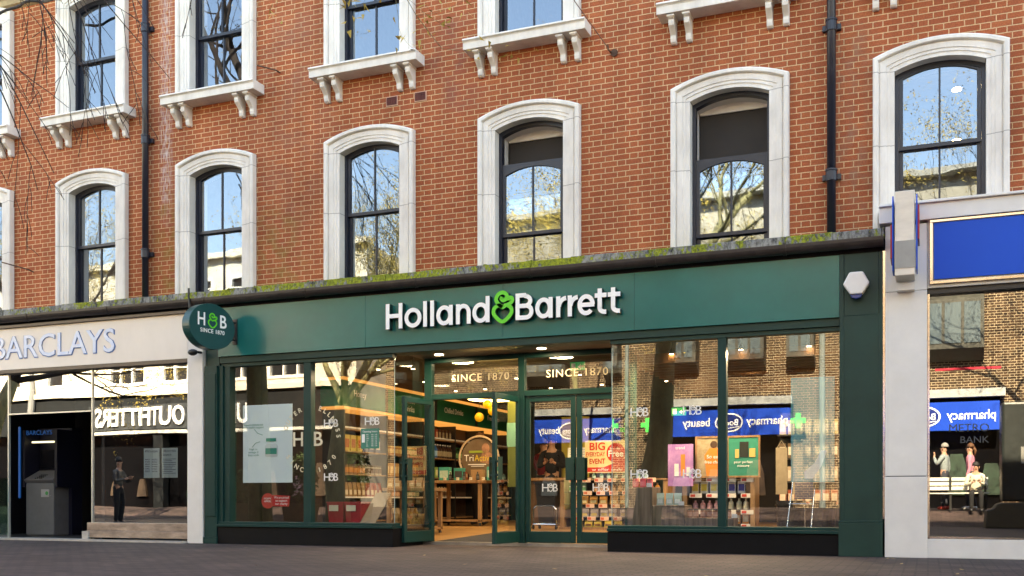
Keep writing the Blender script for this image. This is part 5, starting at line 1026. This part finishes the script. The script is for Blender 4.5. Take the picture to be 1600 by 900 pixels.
q = MB(); q.box(-13.0, -9.5, BY - .02, BY + .35, 3.55, 3.78); q.box(-7.95, -3.75, BY - .02, BY + .35, 3.55, 3.78); q.box(-2.1, 2.0, BY - .02, BY + .35, 3.55, 3.78); q.build('lead_canopy', mat('lead_grey', (.35, .37, .38), .5, var=.25), oc)
GR2 = mat('bay_grey', (.06, .06, .05), .6, var=.2)
for x, wd_ in ((-12.2, 1.5), (-9.6, 1.0), (-7.15, 1.1), (-5.15, 1.2), (-3.5, .8), (.65, 1.6), (4.2, 1.6)):
    q = MB(); q.prism_x([(BY, 4.6), (BY + .1, 4.6), (BY + .55, 4.9), (BY + .55, 6.25), (BY + .5, 6.3), (BY, 6.6)], x - wd_ / 2, x + wd_ / 2); bw = q.build('bay_window', GR2, oc)
    q = MB(); nn = 3 if wd_ > 1 else 2
    for k in range(nn): a = x - wd_ / 2 + .06 + (wd_ - .12) / nn * k; q.box(a + .04, a + (wd_ - .12) / nn - .04, BY + .552, BY + .57, 5.05, 6.18)
    q.build('pane', mat('bay_glass', (.12, .16, .18), .05, spec=1), bw)
BBL = mat('pharmacy_blue', (.0, .06, .5), .3, var=.1, vscale=.7)
for k, (x0, x1, ph, ov, be) in enumerate(((-7.9, -3.8, (-5.1, -3.88), -5.62, (-7.05, -6.2)), (-2.05, 1.85, (.5, 1.75), -.08, (-1.6, -.75)), (-12.95, -9.55, (-10.85, -9.7), -11.33, (-12.5, -11.75)))):
    q = MB(); q.box(x0, x1, BY + .01, BY + .3, 2.62, 3.42); sgn = q.build('pharmacy_sign', BBL, oc)
    q = MB(); q.text('pharmacy', (ph[1], BY + .302, 2.93), .36, right=(-1, 0, 0), depth=.01, width=ph[1] - ph[0], offset=.012); q.text('beauty', (be[1], BY + .302, 2.93), .36, right=(-1, 0, 0), depth=.01, width=be[1] - be[0], offset=.012)
    q.disc((ov, BY + .302, 3.02), .29, (-1, 0, 0), (0, 0, 1), .008, 40, rx=.42); q.build('lettering', LETW, sgn)
    q = MB(); q.disc((ov, BY + .311, 3.02), .245, (-1, 0, 0), (0, 0, 1), .006, 40, rx=.37); q.build('oval', mat('oval_navy', (.01, .03, .2), .3), sgn)
    q = MB(); q.text('Boots', (ov, BY + .318, 2.93), .26, right=(-1, 0, 0), depth=.006, width=.56, align='C', offset=.01); q.stroke([(-.3, -.13), (0, -.17), (.3, -.11)], .02, (ov, BY + .318, 3.02), (-1, 0, 0), (0, 0, 1), .005); q.build('script_lettering', LETW, sgn)
CG = mat('pharmacy_green', (.02, .6, .1), .4, emit=(.05, 1, .2), estr=.35)
for x, lab in ((-3.55, 'green pharmacy cross at the left pier end'), (-8.1, 'green pharmacy cross'), (-9.3, 'green pharmacy cross')):
    q = MB(); q.box(x - .22, x + .22, BY + .42, BY + .5, 2.93, 3.07); q.box(x - .07, x + .07, BY + .42, BY + .5, 3.071, 3.22); q.box(x - .07, x + .07, BY + .42, BY + .5, 2.78, 2.929); q.build('pharmacy_cross', CG, oc)
q = MB(); q.box(-13, 30, -19.35, -19.3, .3, 3.6); q.build('shop_glass', MATS['black_shop_glass'], oc)
q = MB(); q.tube([(-2.9, BY + .08, .4), (-2.9, BY + .08, 10)], .09, 10); q.tube([(-8.9, BY + .08, .4), (-8.9, BY + .08, 10)], .06, 10); q.build('drainpipe', mat('teal_grey_pipe', (.2, .24, .24), .5), oc)
for x in (-12.3, -11.2, -10.3, -7.2, -6.1, -4.9, -1.5, -.4, .8, 1.7, 4.5):
    hh = random.uniform(.6, 1.2); q = MB(); q.prism([(x - .3, .8), (x + .3, .8), (x + .25, .8 + hh * .6), (x + .12, .8 + hh), (x - .2, .8 + hh), (x - .28, .8 + hh * .55)], -19.29, -19.22); q.build('window_display', mat('display_%d' % random.randint(5, 9), random.choice([(.015, .025, .05), (.05, .025, .015), (.02, .035, .05), (.012, .035, .02)]), .6, var=.5, vscale=6), oc)
q = MB(); q.box(.2, 1.9, BY + .003, BY + .01, 4.35, 4.42); q.build('red_strip', RED, oc)

# ------------------------------------------------------------------ trees
BARK = mat('mossy_bark', (.13, .11, .06), .95, var=.5, vscale=7, bump=.8, bscale=25, stretch=(1, 1, .4), col2=(.3, .29, .14))
TWIG = mat('twig_bark', (.03, .02, .018), .9, var=.3)
BUD = mat('spring_buds', (.5, .38, .1), .9, var=.3)
def tree(x, y, z0, hgt, rad, seed, label, lean=(0, 0), levels=5, fork=3.2, spread=.55, buds=True, limbs=4):
    rnd = random.Random(seed); t = thing('tree', label, 'tree', (x, y, z0)); tr = MB(); cr = MB(); bd = MB()
    def grow(p, d, r, ln, lv):
        n = 5; pts = [p]; rr = [r]; q = p.copy(); dd = d.copy()
        for i in range(n):
            dd = (dd + Vector((rnd.uniform(-.16, .16), rnd.uniform(-.16, .16), rnd.uniform(-.06, .12)))).normalized(); q = q + dd * ln / n; pts.append(q.copy()); rr.append(r * (1 - .42 * (i + 1) / n))
        (tr if lv == 0 else cr).tube(pts, rr, 12 if lv == 0 else (7 if lv < 3 else 4 if lv < 4 else 3), caps=lv < 3)
        if lv >= levels:
            if buds:
                for i in range(2, n + 1):
                    for _ in range(3):
                        c = pts[i] + Vector((rnd.uniform(-.1, .1), rnd.uniform(-.1, .1), rnd.uniform(-.1, .1))); s1 = Vector((rnd.uniform(-1, 1), rnd.uniform(-1, 1), rnd.uniform(-1, 1))) * .05; s2 = Vector((rnd.uniform(-1, 1), rnd.uniform(-1, 1), rnd.uniform(-1, 1))) * .035
                        bd.add([c, c + s1, c + s2], [(0, 1, 2)])
            return
        k = limbs if lv == 0 else rnd.choice([3, 4])
        for c in range(k):
            j = n if (c == 0 or lv == 0) else rnd.choice([2, 3, 4]); j = n if lv == 0 and c < 3 else j; j = max(j, 3) if lv == 0 else j
            ax = Vector((rnd.uniform(-1, 1), rnd.uniform(-1, 1), rnd.uniform(-1, 1))).normalized(); nd = (dd + ax * (spread + .25 * (c > 0)) * 1.15).normalized(); nd.z = nd.z * .8 + .16; nd.normalize()
            grow(pts[j], nd, rr[j] * (.72 if c == 0 else .55), (ln if lv else 3.6) * rnd.uniform(.62, .85), lv + 1)
    grow(Vector((x, y, z0 - .1)), Vector((lean[0], lean[1], 1)).normalized(), rad, fork, 0)
    tr.build('trunk', BARK, t, smooth=True); cr.build('branches', BARK if rad > .3 else TWIG, t, smooth=True)
    if buds: bd.build('buds', BUD, t)
tree(-12.75, -4.9, 0, 9, .25, 11, 'plane tree with thick mossy trunk mirrored in the leftmost shop window', fork=8.6, levels=4, limbs=4)
tree(-5.95, -10.0, .0, 9, .34, 5, 'dark leaning tree mirrored in the right shop window', lean=(.1, 0), fork=5.4, levels=6)
tree(-15.3, -12.0, .0, 9, .36, 33, 'dark forking tree mirrored in the second shop window from the left', fork=3.4, levels=6)
tree(-10.6, -16.3, .36, 9, .13, 64, 'slender young tree mirrored behind the closed doors', fork=4.6, levels=6)
tree(2.7, -16.2, .36, 8, .2, 41, 'slender bare tree mirrored in the rightmost upstairs window', fork=4.5, levels=6)
tree(-24.5, -8.0, .0, 9, .3, 52, 'bare tree further along the street mirrored in the far left windows', fork=4.2, levels=6)

SHR = mat('shrub_leaf', (.04, .075, .02), .7, var=.5, vscale=8)
for i, (x, y, h_, lab) in enumerate(((-17.6, -13.6, 1.5, 'round leafy shrub in a planter, mirrored low in the second shop window'), (-19.6, -13.8, 1.1, 'low leafy shrub in a planter, mirrored in the leftmost shop window'), (-16.3, -14.6, 1.9, 'tall leafy shrub in a planter, mirrored beside the dark forking tree'))):
    t = thing('planter_shrub', lab, 'shrub', (x, y, 0)); MB().add([(x - .35, y - .35, 0), (x + .35, y - .35, 0), (x + .35, y + .35, 0), (x - .35, y + .35, 0), (x - .42, y - .42, .55), (x + .42, y - .42, .55), (x + .42, y + .42, .55), (x - .42, y + .42, .55)], [(0, 3, 2, 1), (0, 1, 5, 4), (1, 2, 6, 5), (2, 3, 7, 6), (3, 0, 4, 7), (4, 5, 6, 7)]).build('planter', mat('planter_timber', (.1, .07, .04), .8, var=.3), t)
    rnd = random.Random(i + 60); b = MB()
    for k in range(1500):
        u = Vector((rnd.gauss(0, 1), rnd.gauss(0, 1), rnd.gauss(0, 1))).normalized() * rnd.uniform(.5, 1) ** .5; c = Vector((x + u.x * .5, y + u.y * .5, .55 + h_ * .5 + u.z * h_ * .5)) + Vector((rnd.uniform(-.06, .06),) * 3)
        s1 = Vector((rnd.uniform(-1, 1), rnd.uniform(-1, 1), rnd.uniform(-1, 1))) * .07; s2 = Vector((rnd.uniform(-1, 1), rnd.uniform(-1, 1), rnd.uniform(-1, 1))) * .05; b.add([c, c + s1, c + s1 + s2, c + s2], [(0, 1, 2, 3)])
    b.build('leaves', SHR, t)

# overhanging bare twigs, top left of the frame
rnd = random.Random(7); tw = MB(); bt_ = thing('overhanging_branches', 'thin bare branches drooping across the top left brickwork', 'branches', (-11, -4, 6))
def twig(p, d, ln, r, lv, droop=.1):
    n = 9; pts = [p]; rr = [r]; q = p.copy(); dd = d.normalized()
    for i in range(n):
        dd = (dd + Vector((rnd.uniform(-.1, .1), rnd.uniform(-.06, .06), rnd.uniform(-.12, .1) - droop * .5))).normalized(); q = q + dd * ln / n; pts.append(q.copy()); rr.append(max(r * 1.25 * (1 - .75 * (i + 1) / n), .0038))
    tw.tube(pts, rr, 5)
    if lv > 0:
        for i in range(2, n):
            if rnd.random() < .55:
                nd = (dd * .6 + Vector((rnd.uniform(-.6, .9), rnd.uniform(-.3, .3), rnd.uniform(-.7, .25)))).normalized(); twig(pts[i], nd, ln * rnd.uniform(.18, .4), rr[i] * .6, lv - 1, droop)
for (x, z, dx, dz, ln, r) in ((-12.6, 8.0, .75, -.6, 3.6, .016), (-12.2, 8.4, .8, -.5, 3.4, .014), (-11.9, 7.4, .55, -.75, 3.3, .013), (-12.8, 7.0, .5, -.85, 2.6, .014), (-11.0, 8.6, .6, -.8, 3.4, .012), (-10.4, 8.2, .35, -.9, 2.3, .009), (-12.9, 7.6, .3, -.9, 2.6, .013), (-9.3, 8.5, .5, -.8, 1.7, .008), (-8.3, 8.2, .5, -.85, 1.6, .006), (-12.3, 6.6, .7, -.6, 1.8, .01), (-11.6, 7.9, .2, -1, 2.6, .009), (-12.0, 7.2, .85, -.45, 2.8, .011), (-12.6, 7.3, .15, -1, 2.2, .011), (-11.2, 8.0, .75, -.65, 3.2, .011), (-10.8, 8.5, .5, -.85, 2.6, .009), (-12.4, 8.3, .3, -.9, 3.2, .012), (-9.9, 8.4, .6, -.75, 2.2, .008), (-11.6, 8.7, .85, -.6, 4.2, .012), (-12.8, 8.4, .8, -.62, 4.6, .014), (-10.6, 8.8, .8, -.7, 3.4, .01), (-12.9, 6.9, .8, -.55, 3.2, .012)):
    twig(Vector((x, -3.6 + rnd.uniform(-.4, .4), z)), Vector((dx, .05, dz)), ln, r, 2)
# limb joining the twigs to the plane tree
tw.tube([(-12.75, -4.9, 5.4), (-12.8, -4.5, 6.8), (-12.8, -4.0, 8.0), (-12.0, -3.7, 8.5), (-11, -3.6, 8.8), (-9.6, -3.5, 8.9), (-8, -3.5, 8.6)], [.1, .08, .06, .045, .03, .02, .01], 8)
tw.build('twigs', TWIG, bt_, smooth=True)

# ------------------------------------------------------------------ street furniture & people mirrored in the glass
GZ = .40
t = thing('bench', 'pale slatted public bench mirrored in the right bank window', 'bench', (.95, -16.3, GZ))
for k in range(4): MB().box(-.35, 1.45, -16.5 + k * .12, -16.41 + k * .12, GZ + .42, GZ + .45).build('seat_slat', mat('pale_slat', (.6, .58, .52), .5, var=.1), t)
for k in range(3): MB().box(-.35, 1.45, -16.58 - .02 * k, -16.55 - .02 * k, GZ + .52 + k * .12, GZ + .61 + k * .12).build('back_slat', MATS['pale_slat'], t)
for x in (-.25, .55, 1.38):
    q = MB(); q.box(x - .025, x + .025, -16.55, -16.5, GZ, GZ + .9); q.box(x - .025, x + .025, -16.1, -16.05, GZ, GZ + .41); q.box(x - .02, x + .02, -16.5, -16.1, GZ + .37, GZ + .41); q.build('leg', DARKM, t)

SKIN = mat('skin', (.45, .25, .17), .6, var=.08); HAIRG = mat('grey_hair', (.25, .24, .23), .8); HAIRB = mat('brown_hair', (.12, .05, .02), .7); HAIRK = mat('black_hair', (.015, .012, .012), .7)
SHIRT = mat('check_shirt', (.22, .26, .27), .9, var=.4, vscale=25); PINK = mat('pink_top', (.55, .2, .28), .9, var=.05); JEANS = mat('dark_jeans', (.03, .035, .05), .9, var=.2); CREAMC = mat('cream_knit', (.55, .5, .4), .95, var=.1); BLACKC = mat('black_cloth', (.012, .012, .014), .95); REDC = mat('red_coat', (.2, .008, .015), .9); GREYC = mat('grey_jacket', (.09, .085, .08), .9, var=.1); SHOER = mat('red_shoes', (.5, .05, .03), .6); SHOEW = mat('white_shoes', (.75, .75, .75), .6)
def skin_geo(verts, edges, radii, lvl=1):
    me = bpy.data.meshes.new('tmp'); me.from_pydata(verts, edges, []); o = bpy.data.objects.new('tmp', me); COL.objects.link(o)
    o.modifiers.new('s', 'SKIN'); sk_ = me.skin_vertices[0].data
    for i, r in enumerate(radii): sk_[i].radius = (r, r) if not hasattr(r, '__len__') else r
    sk_[0].use_root = True
    s = o.modifiers.new('ss', 'SUBSURF'); s.levels = lvl; s.render_levels = lvl
    dg = bpy.context.evaluated_depsgraph_get(); dg.update(); m2 = bpy.data.meshes.new_from_object(o.evaluated_get(dg))
    vs = [v.co.copy() for v in m2.vertices]; fs = [tuple(p.vertices) for p in m2.polygons]; bpy.data.objects.remove(o); return vs, fs
def person(label, loc, rotz, top, legs, hair, shoes, pose='stand', hgt=1.7, cat='person'):
    t = thing('person', label, cat, loc); s = hgt / 1.7
    hip = .9; J = {}
    seat = pose == 'sit'
    hz = .52 if seat else .92
    J['pel'] = (0, 0, hz); J['waist'] = (0, 0, hz + .17); J['chest'] = (0, -.01, hz + .36); J['neckb'] = (0, 0, hz + .50); J['neck'] = (0, -.015, hz + .57); J['head1'] = (0, -.025, hz + .64); J['head2'] = (0, -.02, hz + .74)
    for sd_, n in ((-1, 'l'), (1, 'r')):
        J['sh' + n] = (sd_ * .19, 0, hz + .46)
        if pose in ('phone',) and sd_ < 0: J['el' + n] = (sd_ * .24, -.12, hz + .26); J['wr' + n] = (sd_ * .10, -.24, hz + .47); J['hd' + n] = (sd_ * .08, -.24, hz + .55)
        elif seat or pose == 'hold': J['el' + n] = (sd_ * .25, -.08, hz + .2); J['wr' + n] = (sd_ * .10, -.28, hz + .27); J['hd' + n] = (sd_ * .06, -.33, hz + .31)
        else: J['el' + n] = (sd_ * .25, .02, hz + .17); J['wr' + n] = (sd_ * .26, -.06, hz - .05); J['hd' + n] = (sd_ * .26, -.08, hz - .13)
        J['hp' + n] = (sd_ * .09, 0, hz - .03)
        if seat: J['kn' + n] = (sd_ * .12, -.42, hz + .0); J['an' + n] = (sd_ * .12, -.40, .08); J['to' + n] = (sd_ * .13, -.55, .035)
        else: fw = -.1 * sd_ if pose != 'hold' else 0; J['kn' + n] = (sd_ * .1, fw * .7 - .02, .5); J['an' + n] = (sd_ * .1, fw + .03, .08); J['to' + n] = (sd_ * .12, fw - .12, .035)
    def chain(names, rad):
        idx = {}; vs = []; rr = []; ed = []
        for a, ra in rad.items(): idx[a] = len(vs); vs.append(J[a]); rr.append(ra)
        for a, b in names: ed.append((idx[a], idx[b]))
        return skin_geo([tuple(c * s for c in v) for v in vs], ed, [r * s if not hasattr(r, '__len__') else (r[0] * s, r[1] * s) for r in rr])
    E_ = [('pel', 'waist'), ('waist', 'chest'), ('chest', 'neckb'), ('neckb', 'neck'), ('neck', 'head1'), ('head1', 'head2')]
    Rd = dict(pel=(.13, .1), waist=(.125, .095), chest=(.15, .1), neckb=(.09, .07), neck=.052, head1=(.07, .085), head2=(.075, .09))
    for n in 'lr':
        E_ += [('neckb', 'sh' + n), ('sh' + n, 'el' + n), ('el' + n, 'wr' + n), ('wr' + n, 'hd' + n), ('pel', 'hp' + n), ('hp' + n, 'kn' + n), ('kn' + n, 'an' + n), ('an' + n, 'to' + n)]
        Rd.update({'sh' + n: .055, 'el' + n: .042, 'wr' + n: .028, 'hd' + n: (.036, .018), 'hp' + n: .085, 'kn' + n: .056, 'an' + n: .038, 'to' + n: .03})
    vs, fs = chain(E_, Rd); b = MB(); b.add(vs, fs)
    for n in 'lr':   # fingers and thumb rooted in the palm
        hd = Vector(J['hd' + n]) * s; wr = Vector(J['wr' + n]) * s; d = (hd - wr).normalized(); sd2 = d.cross(Vector((0, 1, 0) if abs(d.y) < .8 else (1, 0, 0))).normalized()
        for k in range(4): o1 = hd + sd2 * (k - 1.5) * .019; L_ = (.062, .07, .066, .052)[k]; b.tube([o1, o1 + d * L_ * .55, o1 + d * L_ * .9 + Vector((0, -.018, 0))], [.009, .008, .006], 6)
        b.tube([hd - d * .03, hd - d * .01 + sd2 * .04, hd + d * .02 + sd2 * .055], [.011, .01, .007], 6)
    hc = Vector((0, -.02, hz + .7)) * s
    b.add([hc + Vector((0, -.115, 0)), hc + Vector((-.016, -.085, -.02)), hc + Vector((.016, -.085, -.02)), hc + Vector((0, -.085, .03))], [(0, 1, 2), (0, 2, 3), (0, 3, 1)])
    for e in (-1, 1): b.disc(hc + Vector((e * .078, .0, -.01)), .028, (0, 1, 0), (0, 0, 1), .012 * e, 10, rx=.016)
    body = b.build('body', SKIN, None); bpy.data.objects.remove(body)
    def put(mb, n, m, **k):
        for v in mb.v: v += Vector(loc)
        return mb.build(n, m, t, smooth=True, **k)
    bd = put(b, 'body', SKIN)
    for e in (-1, 1):
        q = MB(); q.lathe([(.001, -.011), (.009, -.006), (.011, 0), (.009, .006), (.001, .011)], hc + Vector((e * .03, -.082, .01)), 8); put(q, 'eye', HAIRK)
    q = MB(); q.box(hc.x - .025, hc.x + .025, hc.y - .088, hc.y - .08, hc.z - .055, hc.z - .045); put(q, 'mouth', mat('lips', (.3, .08, .07), .6))
    v1, f1 = chain([('pel', 'waist'), ('waist', 'chest'), ('chest', 'neckb')] + [x for n in 'lr' for x in (('neckb', 'sh' + n), ('sh' + n, 'el' + n), ('el' + n, 'wr' + n))],
                   dict(pel=(.15, .12), waist=(.145, .115), chest=(.17, .12), neckb=(.1, .08), shl=.068, ell=.056, wrl=.04, shr=.068, elr=.056, wrr=.04)); q = MB(); q.add(v1, f1); put(q, 'top', top)
    v1, f1 = chain([('pel', 'waist')] + [x for n in 'lr' for x in (('pel', 'hp' + n), ('hp' + n, 'kn' + n), ('kn' + n, 'an' + n))], dict(pel=(.148, .118), waist=(.13, .1), hpl=.1, knl=.07, anl=.055, hpr=.1, knr=.07, anr=.055)); q = MB(); q.add(v1, f1); put(q, 'trousers', legs)
    for n in 'lr':
        a = Vector(J['an' + n]) * s; c = Vector(J['to' + n]) * s; q = MB(); q.tube([a + Vector((0, .04, -.02)), a + Vector((0, -.03, -.02)), c], [.045, .052, .035], 10); put(q, 'shoe', shoes)
    q = MB(); R_ = .1 * s
    q.lathe([(R_ * math.sin(R(a)) * .95 + .001, R_ * 1.12 * math.cos(R(a))) for a in range(0, 101, 12)][::-1], hc + Vector((0, .022, .045)), 14)
    if hair in (HAIRB,): q.tube([hc + Vector((0, .09, .03)), hc + Vector((0, .14, -.06)), hc + Vector((0, .12, -.2))], [.04, .035, .012], 8)
    put(q, 'hair', hair); t.rotation_euler = (0, 0, rotz); return t
person('grey haired man in checked shirt with hand to his face, mirrored above the bench', (.42, -17.0, .40), R(-70), SHIRT, JEANS, HAIRG, SHOER, 'phone', 1.72)
person('woman in pink top with ponytail, mirrored beside the checked shirt man', (1.05, -17.0, .40), R(-80), PINK, JEANS, HAIRB, SHOEW, 'stand', 1.7)
person('seated person in cream knit looking down on the bench, mirrored in the bank window', (1.15, -16.35, .36), R(180), CREAMC, BLACKC, HAIRK, BLACKP, 'sit', 1.6)
person('man in grey jacket walking, mirrored in the left bank window', (-20.3, -9.0, 0), R(80), GREYC, BLACKC, HAIRK, BLACKP, 'hold', 1.75)
person('shop assistant dressed in black behind the oak table', (-7.85, 4.6, .2), R(0), BLACKC, BLACKC, HAIRB, BLACKP, 'hold', 1.68)
person('customer in a red coat at the service counter', (-7.25, 6.4, .2), R(160), REDC, JEANS, HAIRK, BLACKP, 'hold', 1.65)
person('assistant in black top with dark hair behind the service counter', (-6.62, 5.2, .2), R(10), BLACKC, BLACKC, HAIRK, BLACKP, 'hold', 1.65)
rnd = random.Random(15); lf = None
for i in range(16):
    x, y = rnd.uniform(-9, 1), rnd.uniform(-5.5, -.7)
    if lf is None:
        lf = MB().add([(x - .03, y, .004), (x, y - .018, .006), (x + .035, y, .012), (x, y + .02, .005)], [(0, 1, 2, 3)]).build('fallen_leaf', mat('dry_leaf', (.4, .28, .12), .8), None, 'small dry leaf lying on the pavement in front of the shops', 'leaf', 'dry leaves on the pavement')
    else: copy_tree(lf, None, (x, y, .004), rnd.uniform(0, 6))
# dark kiosk
t = thing('kiosk', 'tall dark street kiosk mirrored at the right edge of the bank window', 'kiosk', (2.4, -14.1, 0)); MB().box(1.60, 3.2, -14.6, -13.7, .62, 2.95).build('cabinet', mat('kiosk_dark', (.015, .02, .02), .4, var=.3), t, bevel=.06); MB().prism([(1.25, 0), (3.4, 0), (3.4, .6), (1.6, .6), (1.5, .56), (1.42, .45), (1.28, .42)], -14.65, -13.65).build('base', mat('kiosk_base', (.05, .04, .025), .6, var=.2), t, bevel=.03)
q = MB(); q.box(2.0, 2.3, -13.695, -13.685, 1.5, 1.9); q.build('notice', mat('kiosk_notice', (.2, .2, .19), .6), t)
for p_ in list(PROD.values()): pass
